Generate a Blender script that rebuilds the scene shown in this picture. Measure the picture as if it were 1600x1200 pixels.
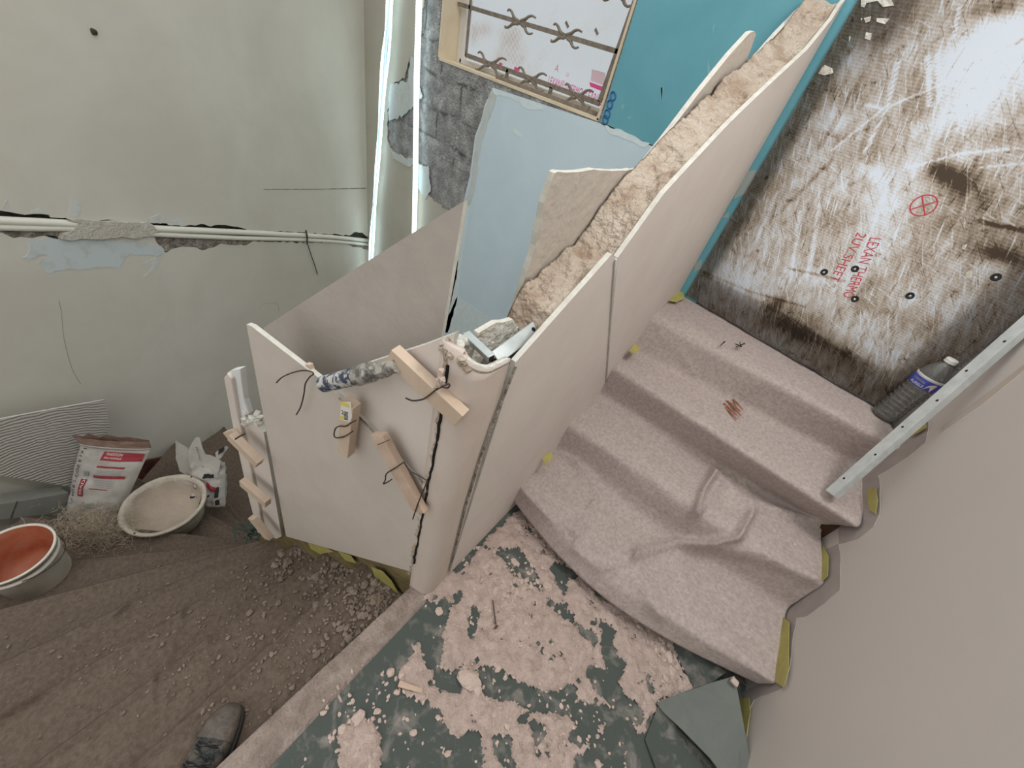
import bpy, bmesh, math, random
import numpy as np
from mathutils import Vector, Matrix, noise
random.seed(7)
for o in list(bpy.data.objects): bpy.data.objects.remove(o)
SC = bpy.context.scene; COL = SC.collection
# ------------------------------------------------------------------ camera
F = 601.0; CZ = 1.5                      # focal length in pixels of the 1600 px frame, eye height over the landing
def _d(x, y):
    v = np.array([x-800, -(y-600), -F]); return v/np.linalg.norm(v)
_Z = -_d(592, 1280); _Y = _d(1508, 286); _Y = _Y-(_Y@_Z)*_Z; _Y /= np.linalg.norm(_Y); _X = np.cross(_Y, _Z)
R = np.array([_X, _Y, _Z])
cam = bpy.data.cameras.new('camera'); cam.sensor_width = 36; cam.lens = F/1600*36; cam.clip_start = .02
co = bpy.data.objects.new('camera', cam); COL.objects.link(co)
M = Matrix([list(R[0])+[0], list(R[1])+[0], list(R[2])+[CZ], [0, 0, 0, 1]]); co.matrix_world = M
SC.camera = co
# ------------------------------------------------------------------ world and exposure
W = bpy.data.worlds.new('world'); SC.world = W; W.use_nodes = True
wn = W.node_tree.nodes; wl = W.node_tree.links
bg = wn['Background']; bg.inputs[1].default_value = 1.4
# sky over the open stairwell and in front of the facade (+y), a dimmer building interior behind the camera (-y)
tc = wn.new('ShaderNodeTexCoord'); sx = wn.new('ShaderNodeSeparateXYZ'); wl.new(tc.outputs['Generated'], sx.inputs[0])
def _mr(sock, a, b, c, d):
    m = wn.new('ShaderNodeMapRange'); m.interpolation_type = 'SMOOTHSTEP'; wl.new(sock, m.inputs[0])
    for i, v in enumerate((a, b, c, d)): m.inputs[i+1].default_value = v
    return m.outputs[0]
up_s = _mr(sx.outputs[2], .05, .8, 0, 1.0); out_s = _mr(sx.outputs[1], .05, .5, 0, 1.0)
mxs = wn.new('ShaderNodeMath'); mxs.operation = 'MAXIMUM'; wl.new(up_s, mxs.inputs[0]); wl.new(out_s, mxs.inputs[1])
rp = wn.new('ShaderNodeMixRGB'); wl.new(mxs.outputs[0], rp.inputs[0]); rp.inputs[1].default_value = (.58, .55, .51, 1); rp.inputs[2].default_value = (1.12, 1.13, 1.12, 1)
wl.new(rp.outputs[0], bg.inputs[0])
# unseen fill light added over the upper flight to brighten boards and steps
_l = bpy.data.lights.new('fill_light', 'AREA'); _l.shape = 'DISK'; _l.size = .7; _l.energy = 42; _l.color = (1.0, .955, .915)
_lo = bpy.data.objects.new('fill_light', _l); COL.objects.link(_lo); _lo.location = (.55, 1.15, 3.05)
_lo.rotation_euler = Vector((.75, .45, 2.4)).normalized().to_track_quat('Z', 'Y').to_euler()
SC.view_settings.view_transform = 'Standard'; SC.view_settings.look = 'None'
SC.view_settings.gamma = 1; SC.view_settings.use_curve_mapping = False
SC.view_settings.exposure = 0.0
# ------------------------------------------------------------------ pixel -> place on a known plane
def ray(x, y): return R@np.array([x-800, -(y-600), -F])
def PZ(x, y, z):
    r = ray(x, y); w = r*((z-CZ)/r[2]); return Vector((w[0], w[1], z))
def PY(x, y, yy=2.09):
    r = ray(x, y); w = r*(yy/r[1]); return Vector((w[0], yy, w[2]+CZ))
def PP(p, P0, n):
    r = ray(*p); n2 = np.array([n[0], n[1]]); t = (n2@np.array([P0[0], P0[1]]))/(n2@r[:2]); w = r*t
    return Vector((w[0], w[1], w[2]+CZ))
def proj(V):
    V = np.asarray(V, float)-np.array([0, 0, CZ]); c = V@R
    return 800+c[..., 0]/-c[..., 2]*F, 600-c[..., 1]/-c[..., 2]*F
class Pl:                                # a vertical plane: point, unit direction, unit normal towards the room
    def __init__(s, P0, yaw, flip=False):
        a = math.radians(yaw); s.P0 = Vector((P0[0], P0[1], 0)); s.d = Vector((math.cos(a), math.sin(a), 0))
        s.n = Vector((math.sin(a), -math.cos(a), 0)) * (-1 if flip else 1)
    def off(s, k):
        q = Pl.__new__(Pl); q.P0 = s.P0+s.n*k; q.d = s.d; q.n = s.n; return q
    def __call__(s, x, y): return PP((x, y), s.P0, s.n)
    def at(s, t, z): p = s.P0+s.d*t; return Vector((p.x, p.y, z))
    def t(s, v): return (v-s.P0).dot(s.d)
_a = math.degrees(math.atan2(2.09+.37, -4.16+3.0))
LEFT = Pl((-3.0, -.37), _a)
_b = math.degrees(math.atan2(2.09-1.066, .402-.582))
RIGHT = Pl((.582, 1.066), _b, flip=True)
BR = Pl((-.378, .476), 99.7)              # outer face of the balustrade beside the upper flight
BL = Pl((-.436, .36), 20)                # outer face of the balustrade beside the lower flight
BACK = Pl((0, 2.09), 0)
# ------------------------------------------------------------------ materials
MATS = {}
def mat(name, c1, c2=None, scale=6, detail=6, rough=.8, bump=0, bscale=120, metal=0, c3=None, pos=(.35, .65), spec=.3, dist=.02, stretch=None, emis=None, trans=0, bump2=None):
    m = bpy.data.materials.new(name); m.use_nodes = True; N = m.node_tree.nodes; L = m.node_tree.links
    b = N['Principled BSDF']; b.inputs['Base Color'].default_value = (*c1, 1); b.inputs['Roughness'].default_value = rough
    b.inputs['Metallic'].default_value = metal; b.inputs['Specular IOR Level'].default_value = spec
    if trans: b.inputs['Transmission Weight'].default_value = trans; b.inputs['IOR'].default_value = 1.2
    t = N.new('ShaderNodeTexCoord'); mp = N.new('ShaderNodeMapping'); L.new(t.outputs['Object'], mp.inputs[0])
    if stretch: mp.inputs['Scale'].default_value = stretch
    if c2:
        n = N.new('ShaderNodeTexNoise'); n.inputs['Scale'].default_value = scale; n.inputs['Detail'].default_value = detail
        n.inputs['Roughness'].default_value = .62; n.inputs['Distortion'].default_value = .4
        L.new(mp.outputs[0], n.inputs[0])
        r = N.new('ShaderNodeValToRGB'); e = r.color_ramp.elements; e[0].position = pos[0]; e[1].position = pos[1]
        e[0].color = (*c1, 1); e[1].color = (*c2, 1)
        if c3: k = e.new((pos[0]+pos[1])/2); k.color = (*c3, 1)
        L.new(n.outputs[0], r.inputs[0]); L.new(r.outputs[0], b.inputs['Base Color'])
    if bump:
        n = N.new('ShaderNodeTexNoise'); n.inputs['Scale'].default_value = bscale; n.inputs['Detail'].default_value = 5
        L.new(t.outputs['Object'], n.inputs[0])
        h = n.outputs[0]
        if bump2:
            n2 = N.new('ShaderNodeTexNoise'); n2.inputs['Scale'].default_value = bump2; n2.inputs['Detail'].default_value = 3
            L.new(t.outputs['Object'], n2.inputs[0]); a = N.new('ShaderNodeMath'); a.operation = 'ADD'
            L.new(n.outputs[0], a.inputs[0]); L.new(n2.outputs[0], a.inputs[1]); h = a.outputs[0]
        bp = N.new('ShaderNodeBump'); bp.inputs['Strength'].default_value = bump; bp.inputs['Distance'].default_value = dist
        L.new(h, bp.inputs['Height']); L.new(bp.outputs[0], b.inputs['Normal'])
    if emis: b.inputs['Emission Color'].default_value = (*emis[:3], 1); b.inputs['Emission Strength'].default_value = emis[3]
    MATS[name] = m; return m
PLASTER = mat('old_wall_plaster', (.57, .545, .475), (.63, .61, .54), 1.6, 4, rough=.62, bump=.10, bscale=9, spec=.25, dist=.02)
PLB = mat('window_wall_plaster', (.44, .43, .36), (.49, .47, .41), 3, 4, rough=.5, bump=.15, bscale=12)
RWALL = mat('right_wall_paint', (.59, .55, .515), (.62, .575, .54), 1.5, 3, rough=.75, bump=.08, bscale=220, dist=.004)
RBAND = mat('bare_wall_band', (.37, .325, .31), (.43, .38, .36), 12, rough=.9, bump=.2, bscale=80, dist=.005)
DARK = mat('dark_chase', (.035, .03, .025), (.12, .10, .085), 30, rough=.95, bump=.6, bscale=60)
TORN = mat('torn_plaster', (.16, .135, .11), (.48, .44, .38), 22, rough=.95, bump=1, bscale=60, dist=.03)
FILL = mat('blue_filler', (.56, .62, .63), (.50, .52, .48), 14, rough=.7, pos=(.5, .72))
FILLW = mat('white_filler', (.60, .62, .60), (.48, .47, .41), 14, rough=.7, pos=(.5, .75))
CEM = mat('bridge_mortar', (.58, .56, .50), (.46, .43, .37), 35, rough=.9, bump=.5, bscale=70)
PVC = mat('pvc_conduit', (.74, .73, .64), rough=.35)
GREY = mat('grey_board', (.57, .71, .80), (.61, .75, .84), 3, 4, rough=.8, bump=.05, bscale=200)
TEAL = mat('teal_board', (.125, .36, .44), (.155, .41, .49), 2.5, 4, rough=.75, bump=.04, bscale=200)
WOODL = mat('batten_wood', (.55, .43, .33), (.66, .54, .43), 7, rough=.75, bump=.2, bscale=60, stretch=(1, 1, .25), dist=.004)
WOODR = mat('reddish_batten', (.52, .38, .29), (.64, .50, .40), 14, rough=.75, bump=.2, bscale=60, dist=.004)
PBOARD = mat('plaster_board_face', (.67, .605, .56), (.72, .66, .61), 4, 5, rough=.7, bump=.06, bscale=60, dist=.006)
PEDGE = mat('board_edge', (.66, .66, .61), (.56, .54, .48), 30, rough=.8, bump=.3, bscale=100, dist=.004)
PROUGH = mat('combed_board_face', (.50, .46, .41), (.57, .52, .46), 10, 6, rough=.9, bump=.5, bscale=45, stretch=(3, 3, 8), dist=.008)
INFILL = mat('rough_plaster_infill', (.36, .27, .20), (.56, .49, .41), 9, 8, rough=.95, bump=1, bscale=40, dist=.03, c3=(.50, .42, .34), bump2=12)
WHITEP = mat('fresh_plaster', (.72, .73, .69), (.58, .54, .47), 26, rough=.85, bump=.6, bscale=50)
GALV = mat('galvanised_steel', (.50, .55, .55), (.36, .40, .40), 12, rough=.38, metal=.65, bump=.1, bscale=60, dist=.003)
BLACK = mat('black_hole', (.012, .012, .012), rough=.9)
WIRE = mat('rusty_wire', (.07, .05, .04), (.13, .10, .085), 60, rough=.6, metal=.5)
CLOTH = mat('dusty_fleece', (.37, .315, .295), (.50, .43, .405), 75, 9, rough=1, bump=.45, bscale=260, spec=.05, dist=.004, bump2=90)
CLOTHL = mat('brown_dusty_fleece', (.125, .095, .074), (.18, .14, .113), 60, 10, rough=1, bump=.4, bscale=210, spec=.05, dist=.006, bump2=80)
STRIP = mat('dusty_stair_nosing', (.24, .19, .16), (.40, .33, .29), 16, 8, rough=1, bump=.9, bscale=120, spec=.05, dist=.01, bump2=30)
TARP = mat('green_underlay', (.078, .092, .084), (.34, .31, .28), 16, 10, rough=.8, bump=.35, bscale=130, pos=(.50, .78), dist=.006)
MEMB = mat('dark_membrane', (.135, .15, .138), (.17, .185, .17), 5, rough=.7, bump=.1, bscale=200, dist=.004)
DUST = mat('pink_plaster_dust', (.46, .36, .315), (.60, .48, .43), 30, 8, rough=1, bump=.8, bscale=150, spec=.03, dist=.010, bump2=48)
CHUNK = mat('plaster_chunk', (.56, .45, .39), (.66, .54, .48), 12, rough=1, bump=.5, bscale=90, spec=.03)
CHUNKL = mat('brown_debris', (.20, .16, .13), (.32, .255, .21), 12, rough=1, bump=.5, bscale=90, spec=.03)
TAPE = mat('yellow_tape', (.46, .42, .13), (.38, .34, .12), 20, rough=.6, bump=.2, bscale=60)
WOODD = mat('dark_stair_wood', (.045, .02, .012), (.09, .045, .025), 10, rough=.6)
OLIVE = mat('olive_stair_side', (.16, .12, .06), (.28, .22, .10), 8, rough=.9, bump=.4, bscale=50)
IRON = mat('dusty_iron', (.20, .17, .14), (.30, .26, .22), 30, rough=.7, metal=.3, bump=.2, bscale=80)
CREAM = mat('cream_window_paint', (.66, .56, .40), (.74, .65, .50), 6, rough=.6, bump=.1, bscale=40)
SKIRT = mat('dark_red_skirting', (.05, .018, .014), (.16, .07, .055), 16, rough=.5)
BUCKET = mat('grimy_white_plastic', (.74, .70, .62), (.52, .47, .40), 9, rough=.5, pos=(.45, .8))
ORANGE = mat('orange_residue', (.40, .10, .045), (.48, .21, .13), 5, rough=.5)
BASINM = mat('plaster_crusted_rubber', (.46, .41, .34), (.58, .52, .44), 14, rough=.95, bump=.7, bscale=50, dist=.01)
PASTE = mat('dried_plaster', (.42, .35, .285), (.48, .405, .335), 8, rough=.95, bump=.35, bscale=60, dist=.01)
PAPER = mat('white_paper_sack', (.50, .475, .44), (.36, .335, .30), 5, rough=.7, bump=.3, bscale=18, dist=.012)
KRAFT = mat('brown_kraft_lining', (.26, .17, .13), (.38, .27, .22), 14, rough=.6, bump=.6, bscale=30)
RED = mat('sack_red_ink', (.30, .035, .045), rough=.6)
INK = mat('black_ink', (.02, .02, .022), rough=.6)
GREYI = mat('grey_ink', (.25, .25, .25), rough=.6)
WHITEI = mat('white_ink', (.75, .72, .68), rough=.6)
MAG = mat('magenta_ink', (.85, .10, .36), rough=.6)
MAGL = mat('pale_magenta_ink', (.80, .32, .45), rough=.6)
REDI = mat('red_ink', (.58, .07, .10), rough=.6)
BLUEI = mat('blue_ink', (.03, .14, .36), rough=.6)
FOAM = mat('grey_block', (.25, .255, .225), (.29, .29, .26), 8, rough=.8)
RIBB = mat('combed_adhesive_back', (.46, .43, .39), (.50, .47, .43), 6, rough=.8)
HEMP = mat('hemp_fibre', (.40, .33, .24), (.50, .42, .32), 20, rough=1)
PIPEM = mat('splattered_blue_steel', (.06, .08, .13), (.62, .62, .60), 60, 5, rough=.5, pos=(.46, .56), metal=.2)
PIPES = mat('splattered_chrome', (.20, .20, .19), (.62, .60, .56), 55, 5, rough=.35, pos=(.42, .60), metal=.5)
LEATH = mat('worn_shoe_leather', (.03, .038, .042), (.17, .145, .12), 24, rough=.5, bump=.4, bscale=60, pos=(.42, .7))
TOECAP = mat('worn_toe_cap', (.09, .08, .072), (.18, .15, .125), 22, rough=.35, bump=.3, bscale=60, pos=(.35, .7))
SOLE = mat('shoe_sole', (.03, .03, .03), rough=.5)
NETM = mat('dark_green_scraps', (.02, .05, .045), (.08, .12, .09), 30, rough=.7)
CHIPW = mat('copper_brown_chip', (.22, .07, .035), (.42, .20, .12), 40, rough=.5)
PET = mat('clear_pet', (.97, .98, .975), rough=.06, trans=1.0, spec=.5)
CAPM = mat('translucent_white_cap', (.72, .73, .70), rough=.4)
LABB = mat('blue_bottle_label', (.03, .05, .30), (.06, .09, .42), 30, rough=.4)
# thin clear plastic: mostly see-through, with reflections growing at grazing angles
PET.node_tree.nodes.clear()
def _pet():
    N = PET.node_tree.nodes; L = PET.node_tree.links; out = N.new('ShaderNodeOutputMaterial'); tr = N.new('ShaderNodeBsdfTransparent'); tr.inputs[0].default_value = (.90, .92, .91, 1)
    gl = N.new('ShaderNodeBsdfGlossy'); gl.inputs['Roughness'].default_value = .12; df = N.new('ShaderNodeBsdfDiffuse'); df.inputs[0].default_value = (.75, .76, .74, 1)
    m1 = N.new('ShaderNodeMixShader'); m1.inputs[0].default_value = .14; L.new(tr.outputs[0], m1.inputs[1]); L.new(df.outputs[0], m1.inputs[2])
    fr = N.new('ShaderNodeFresnel'); fr.inputs[0].default_value = 1.5; m2 = N.new('ShaderNodeMixShader'); L.new(fr.outputs[0], m2.inputs[0]); L.new(m1.outputs[0], m2.inputs[1]); L.new(gl.outputs[0], m2.inputs[2]); L.new(m2.outputs[0], out.inputs[0])
_pet()
# block masonry
MAS = bpy.data.materials.new('exposed_blockwork'); MAS.use_nodes = True
def _mas():
    N = MAS.node_tree.nodes; L = MAS.node_tree.links; b = N['Principled BSDF']; b.inputs['Roughness'].default_value = .95
    t = N.new('ShaderNodeTexCoord'); n = N.new('ShaderNodeTexNoise'); n.inputs['Scale'].default_value = 9; n.inputs['Detail'].default_value = 9; n.inputs['Roughness'].default_value = .7
    L.new(t.outputs['Object'], n.inputs[0]); r = N.new('ShaderNodeValToRGB'); e = r.color_ramp.elements
    e[0].position = .3; e[0].color = (.16, .165, .17, 1); e[1].position = .72; e[1].color = (.55, .57, .57, 1)
    k = e.new(.5); k.color = (.30, .305, .31, 1); L.new(n.outputs[0], r.inputs[0])
    v = N.new('ShaderNodeAttribute'); v.attribute_name = 'joint'; mx = N.new('ShaderNodeMixRGB'); mx.inputs[2].default_value = (.04, .04, .042, 1)
    L.new(v.outputs['Fac'], mx.inputs[0]); L.new(r.outputs[0], mx.inputs[1]); L.new(mx.outputs[0], b.inputs['Base Color'])
    bp = N.new('ShaderNodeBump'); bp.inputs['Strength'].default_value = .9; n2 = N.new('ShaderNodeTexNoise'); n2.inputs['Scale'].default_value = 70
    L.new(t.outputs['Object'], n2.inputs[0]); L.new(n2.outputs[0], bp.inputs['Height']); bp.inputs['Distance'].default_value = .02; L.new(bp.outputs[0], b.inputs['Normal'])
_mas()
def sheet_mat(name, base_clean, ramp, flute_axis, flute_scale, gain, scr=True, fl_amp=.25):
    m = bpy.data.materials.new(name); m.use_nodes = True; N = m.node_tree.nodes; L = m.node_tree.links
    for n in list(N):
        if n.type != 'OUTPUT_MATERIAL': N.remove(n)
    out = [n for n in N if n.type == 'OUTPUT_MATERIAL'][0]
    def nd(t): return N.new(t)
    def math_(op, a, b=None, c=None):
        q = nd('ShaderNodeMath'); q.operation = op
        for i, v in enumerate((a, b, c)):
            if v is None: continue
            if isinstance(v, (int, float)): q.inputs[i].default_value = v
            else: L.new(v, q.inputs[i])
        return q.outputs[0]
    t = nd('ShaderNodeTexCoord'); at = nd('ShaderNodeAttribute'); at.attribute_name = 'dirt_and_shade'
    def noi(scale, detail, st=None, rot=None, rough=.6):
        src = t.outputs['Object']
        if rot is not None:
            mp = nd('ShaderNodeMapping'); mp.inputs['Rotation'].default_value = (0, rot, 0); L.new(src, mp.inputs[0]); src = mp.outputs[0]
        if st: mp = nd('ShaderNodeMapping'); mp.inputs['Scale'].default_value = st; L.new(src, mp.inputs[0]); src = mp.outputs[0]
        n = nd('ShaderNodeTexNoise'); n.inputs['Scale'].default_value = scale; n.inputs['Detail'].default_value = detail; n.inputs['Roughness'].default_value = rough
        L.new(src, n.inputs[0]); return n.outputs[0]
    def ridge(sock, lo, hi):
        q = nd('ShaderNodeMapRange'); L.new(sock, q.inputs[0]); q.inputs[1].default_value = lo; q.inputs[2].default_value = hi; return q.outputs[0]
    big = noi(4, 10, rough=.72); d = math_('ADD', at.outputs['Fac'], math_('MULTIPLY', math_('SUBTRACT', big, .5), 1.5))
    if scr:
        d = math_('ADD', d, math_('MULTIPLY', math_('SUBTRACT', noi(7, 9, (5, 1, 1), math.radians(24), .78), .5), 1.5))
        for ang, sc, st, k in ((22, 9, 16, -.42), (38, 7, 22, -.30), (75, 8, 18, -.22), (8, 12, 14, .30), (50, 9, 20, .26)):
            d = math_('ADD', d, math_('MULTIPLY', ridge(noi(sc, 3, (st, 1, 1), math.radians(ang), .5), .60, .68), k))
        d = math_('ADD', d, math_('MULTIPLY', ridge(noi(26, 6, rough=.75), .56, .66), .38))
    d = math_('ADD', d, math_('MULTIPLY', math_('SUBTRACT', noi(120, 3), .5), .35))
    w = nd('ShaderNodeTexWave'); w.bands_direction = flute_axis; w.inputs['Scale'].default_value = flute_scale; L.new(t.outputs['Object'], w.inputs[0])
    d = math_('ADD', d, math_('MULTIPLY', math_('SUBTRACT', w.outputs[1], .5), fl_amp))
    r = nd('ShaderNodeValToRGB'); e = r.color_ramp.elements
    while len(e) > 1: e.remove(e[0])
    e[0].position = ramp[0][0]; e[0].color = (*ramp[0][1], 1)
    for p, c in ramp[1:]: k = e.new(p); k.color = (*c, 1)
    L.new(d, r.inputs[0])
    g = nd('ShaderNodeMixRGB'); g.blend_type = 'MULTIPLY'; g.inputs[0].default_value = 1; g.inputs[2].default_value = (gain, gain, gain, 1); L.new(r.outputs[0], g.inputs[1])
    tr = nd('ShaderNodeBsdfTranslucent'); L.new(g.outputs[0], tr.inputs[0]); df = nd('ShaderNodeBsdfDiffuse'); L.new(r.outputs[0], df.inputs[0])
    mx = nd('ShaderNodeMixShader'); mx.inputs[0].default_value = .16; L.new(tr.outputs[0], mx.inputs[1]); L.new(df.outputs[0], mx.inputs[2])
    gl = nd('ShaderNodeBsdfGlossy'); gl.inputs['Roughness'].default_value = .45; mx2 = nd('ShaderNodeMixShader'); mx2.inputs[0].default_value = .02
    L.new(mx.outputs[0], mx2.inputs[1]); L.new(gl.outputs[0], mx2.inputs[2]); L.new(mx2.outputs[0], out.inputs[0]); return m
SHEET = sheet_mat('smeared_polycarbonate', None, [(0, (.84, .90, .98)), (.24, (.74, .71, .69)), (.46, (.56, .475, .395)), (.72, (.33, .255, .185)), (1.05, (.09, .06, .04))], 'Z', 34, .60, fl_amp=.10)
PANE = sheet_mat('twinwall_polycarbonate', None, [(0, (.78, .86, .92)), (.6, (.80, .80, .82)), (1, (.50, .38, .28))], 'X', 24, .46, scr=False, fl_amp=.9)
LEDM = bpy.data.materials.new('led_rope_glow'); LEDM.use_nodes = True
def _led():
    N = LEDM.node_tree.nodes; L = LEDM.node_tree.links; b = N['Principled BSDF']; b.inputs['Base Color'].default_value = (.6, .8, .8, 1)
    t = N.new('ShaderNodeTexCoord'); w = N.new('ShaderNodeTexWave'); w.bands_direction = 'Z'; w.inputs['Scale'].default_value = 16
    L.new(t.outputs['Object'], w.inputs[0]); r = N.new('ShaderNodeMapRange'); r.inputs[3].default_value = 1.6; r.inputs[4].default_value = 3.6
    L.new(w.outputs[1], r.inputs[0]); b.inputs['Emission Color'].default_value = (.80, .98, 1.0, 1); L.new(r.outputs[0], b.inputs['Emission Strength'])
_led()
LEDB = mat('led_rope_dim', (.5, .6, .7), rough=.2, emis=(.45, .72, 1.0, .6))
# ------------------------------------------------------------------ mesh helpers
def nz(v, s, o=0): return noise.noise(Vector((v[0]*s+o, v[1]*s+o*1.7, v[2]*s-o)))
def tag(o, label=None, cat=None, group=None, kind=None):
    if label: o['label'] = label
    if cat: o['category'] = cat
    if group: o['group'] = group
    if kind: o['kind'] = kind
    return o
def mesh(name, verts, faces, m, parent=None, smooth=False, org=None, bevel=0, matidx=None):
    me = bpy.data.meshes.new(name); verts = [Vector(v) for v in verts]
    if parent is not None: o0 = parent_loc(parent)
    elif org is not None: o0 = Vector(org)
    else:
        a = np.array([list(v) for v in verts]); o0 = Vector((float(a[:, 0].mean()), float(a[:, 1].mean()), float(a[:, 2].min())))
    me.from_pydata([tuple(v-o0) for v in verts], [], faces); me.validate(); me.update()
    for k in (m if isinstance(m, (list, tuple)) else [m]): me.materials.append(k)
    if matidx is not None:
        for p, i in zip(me.polygons, matidx): p.material_index = i
    bm = bmesh.new(); bm.from_mesh(me); bmesh.ops.recalc_face_normals(bm, faces=bm.faces); bm.to_mesh(me); bm.free()
    if smooth: me.polygons.foreach_set('use_smooth', [True]*len(me.polygons))
    o = bpy.data.objects.new(name, me); COL.objects.link(o)
    if parent is not None: o.parent = parent
    else: o.location = o0
    if bevel:
        b = o.modifiers.new('bevel', 'BEVEL'); b.width = bevel; b.segments = 2; b.limit_method = 'ANGLE'
    return o
def parent_loc(p):
    v = p.location.copy()
    while p.parent: p = p.parent; v += p.location
    return v
def thing(name, label, cat, loc, group=None):
    o = bpy.data.objects.new(name, None); COL.objects.link(o); o.location = Vector(loc); o.empty_display_size = .05
    return tag(o, label, cat, group)
def struct(o): o['kind'] = 'structure'; return o
def jag(pts, amp, step, closed=True, n=None):
    out = []; N = len(pts); P = [Vector(p) for p in pts]
    for i in range(N if closed else N-1):
        a, b = P[i], P[(i+1) % N]; k = max(1, int((b-a).length/step))
        for j in range(k):
            p = a.lerp(b, j/k)
            if j or k > 0:
                q = Vector((nz(p, 23, 3), nz(p, 23, 9), nz(p, 23, 17)))+.6*Vector((nz(p, 71, 3), nz(p, 71, 9), nz(p, 71, 17)))
                if n is not None: q -= q.dot(n)*n
                p = p+q*amp
            out.append(p)
    if not closed: out.append(P[-1])
    return out
def prism(pts, n, th):                   # polygon extruded by th against its normal
    k = len(pts); V = [Vector(p) for p in pts]+[Vector(p)-Vector(n)*th for p in pts]
    F_ = [list(range(k)), list(range(2*k-1, k-1, -1))]+[[i, (i+1) % k, k+(i+1) % k, k+i] for i in range(k)]
    return V, F_
def plate(name, pts, n, th, m, parent=None, bevel=0, edge=None, ja=0, step=.02):
    if ja: pts = jag(pts, ja, step, n=Vector(n))
    V, F_ = prism(pts, n, th); mi = None
    if edge: m = [m, edge]; mi = [0, 0]+[1]*len(pts)
    return mesh(name, V, F_, m, parent, bevel=bevel, matidx=mi)
def box(a, b):
    x0, y0, z0 = a; x1, y1, z1 = b
    V = [(x, y, z) for x in (x0, x1) for y in (y0, y1) for z in (z0, z1)]
    return V, [[0, 1, 3, 2], [4, 6, 7, 5], [0, 4, 5, 1], [2, 3, 7, 6], [0, 2, 6, 4], [1, 5, 7, 3]]
def beamVF(p0, p1, w, t, n, taper=1):     # bar p0->p1, width w across, thickness t along n
    p0, p1 = Vector(p0), Vector(p1); d = (p1-p0).normalized(); n = (Vector(n)-Vector(n).dot(d)*d).normalized(); s = d.cross(n)
    V = []
    for p, q in ((p0, 1), (p1, taper)):
        for a, b in ((-1, -1), (1, -1), (1, 1), (-1, 1)): V.append(p+s*(w/2*a*q)+n*(t/2*b*q))
    return V, [[0, 1, 2, 3], [7, 6, 5, 4]]+[[i, (i+1) % 4, 4+(i+1) % 4, 4+i] for i in range(4)]
def joinVF(parts):
    V = []; F_ = []
    for v, f in parts:
        k = len(V); V += [Vector(q) for q in v]; F_ += [[i+k for i in g] for g in f]
    return V, F_
def tubeVF(pts, r, seg=8, caps=True):
    P = [Vector(p) for p in pts]; V = []; F_ = []; u = None
    for i, p in enumerate(P):
        d = (P[min(i+1, len(P)-1)]-P[max(i-1, 0)]).normalized()
        if u is None:
            u = d.cross(Vector((0, 0, 1)));
            if u.length < .1: u = d.cross(Vector((1, 0, 0)))
        u = (u-u.dot(d)*d).normalized(); w = d.cross(u); rr = r[i] if isinstance(r, (list, tuple)) else r
        for k in range(seg):
            a = 2*math.pi*k/seg; V.append(p+u*(rr*math.cos(a))+w*(rr*math.sin(a)))
    for i in range(len(P)-1):
        for k in range(seg): F_.append([i*seg+k, i*seg+(k+1) % seg, (i+1)*seg+(k+1) % seg, (i+1)*seg+k])
    if caps: F_ += [list(range(seg-1, -1, -1)), [(len(P)-1)*seg+k for k in range(seg)]]
    return V, F_
def smoothline(pts, n=6):
    P = [Vector(p) for p in pts]; out = []
    for i in range(len(P)-1):
        a, b, c, d = P[max(i-1, 0)], P[i], P[i+1], P[min(i+2, len(P)-1)]
        for j in range(n):
            t = j/n; out.append(.5*((2*b)+(c-a)*t+(2*a-5*b+4*c-d)*t*t+(3*b-a-3*c+d)*t**3))
    out.append(P[-1]); return out
def tube(name, pts, r, m, parent=None, seg=8, smooth=True, n=6):
    V, F_ = tubeVF(smoothline(pts, n) if n else pts, r, seg); return mesh(name, V, F_, m, parent, smooth=smooth)
def latheVF(prof, c, seg=40, tilt=None, sx=1, sy=1):
    V = []; F_ = []; c = Vector(c)
    for r, z in prof:
        for k in range(seg):
            a = 2*math.pi*k/seg; v = Vector((r*math.cos(a)*sx, r*math.sin(a)*sy, z))
            if tilt: v = tilt@v
            V.append(c+v)
    for i in range(len(prof)-1):
        for k in range(seg): F_.append([i*seg+k, i*seg+(k+1) % seg, (i+1)*seg+(k+1) % seg, (i+1)*seg+k])
    return V, F_
def text(name, s, o, xd, yd, size, m, parent, th=.0004, fit=None, align='LEFT'):
    c = bpy.data.curves.new('t', 'FONT'); c.body = s; c.size = 1; c.align_x = align
    t = bpy.data.objects.new('t', c); COL.objects.link(t); bpy.context.view_layer.update()
    me = bpy.data.meshes.new_from_object(t.evaluated_get(bpy.context.evaluated_depsgraph_get())); bpy.data.objects.remove(t)
    xs = [v.co.x for v in me.vertices]; wdt = max(xs)-min(xs); x = Vector(xd).normalized(); y = Vector(yd); y = (y-y.dot(x)*x).normalized()
    kx = fit/wdt if fit else size; V = [Vector(o)+x*(v.co.x*kx)+y*(v.co.y*size) for v in me.vertices]; F_ = [list(p.vertices) for p in me.polygons]
    return mesh(name, V, F_, m, parent)
def in_poly(X, Y, poly):
    c = np.zeros(X.shape, bool); n = len(poly)
    for i in range(n):
        x0, y0 = poly[i]; x1, y1 = poly[(i+1) % n]
        if y0 == y1: continue
        k = ((Y > y0) != (Y > y1)) & (X < (x1-x0)*(Y-y0)/(y1-y0)+x0); c ^= k
    return c
def dseg(X, Y, pl):
    D = np.full(X.shape, 1e9)
    for (x0, y0), (x1, y1) in zip(pl[:-1], pl[1:]):
        dx, dy = x1-x0, y1-y0; L2 = dx*dx+dy*dy+1e-9; t = np.clip(((X-x0)*dx+(Y-y0)*dy)/L2, 0, 1)
        D = np.minimum(D, np.hypot(X-x0-t*dx, Y-y0-t*dy))
    return D
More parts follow.
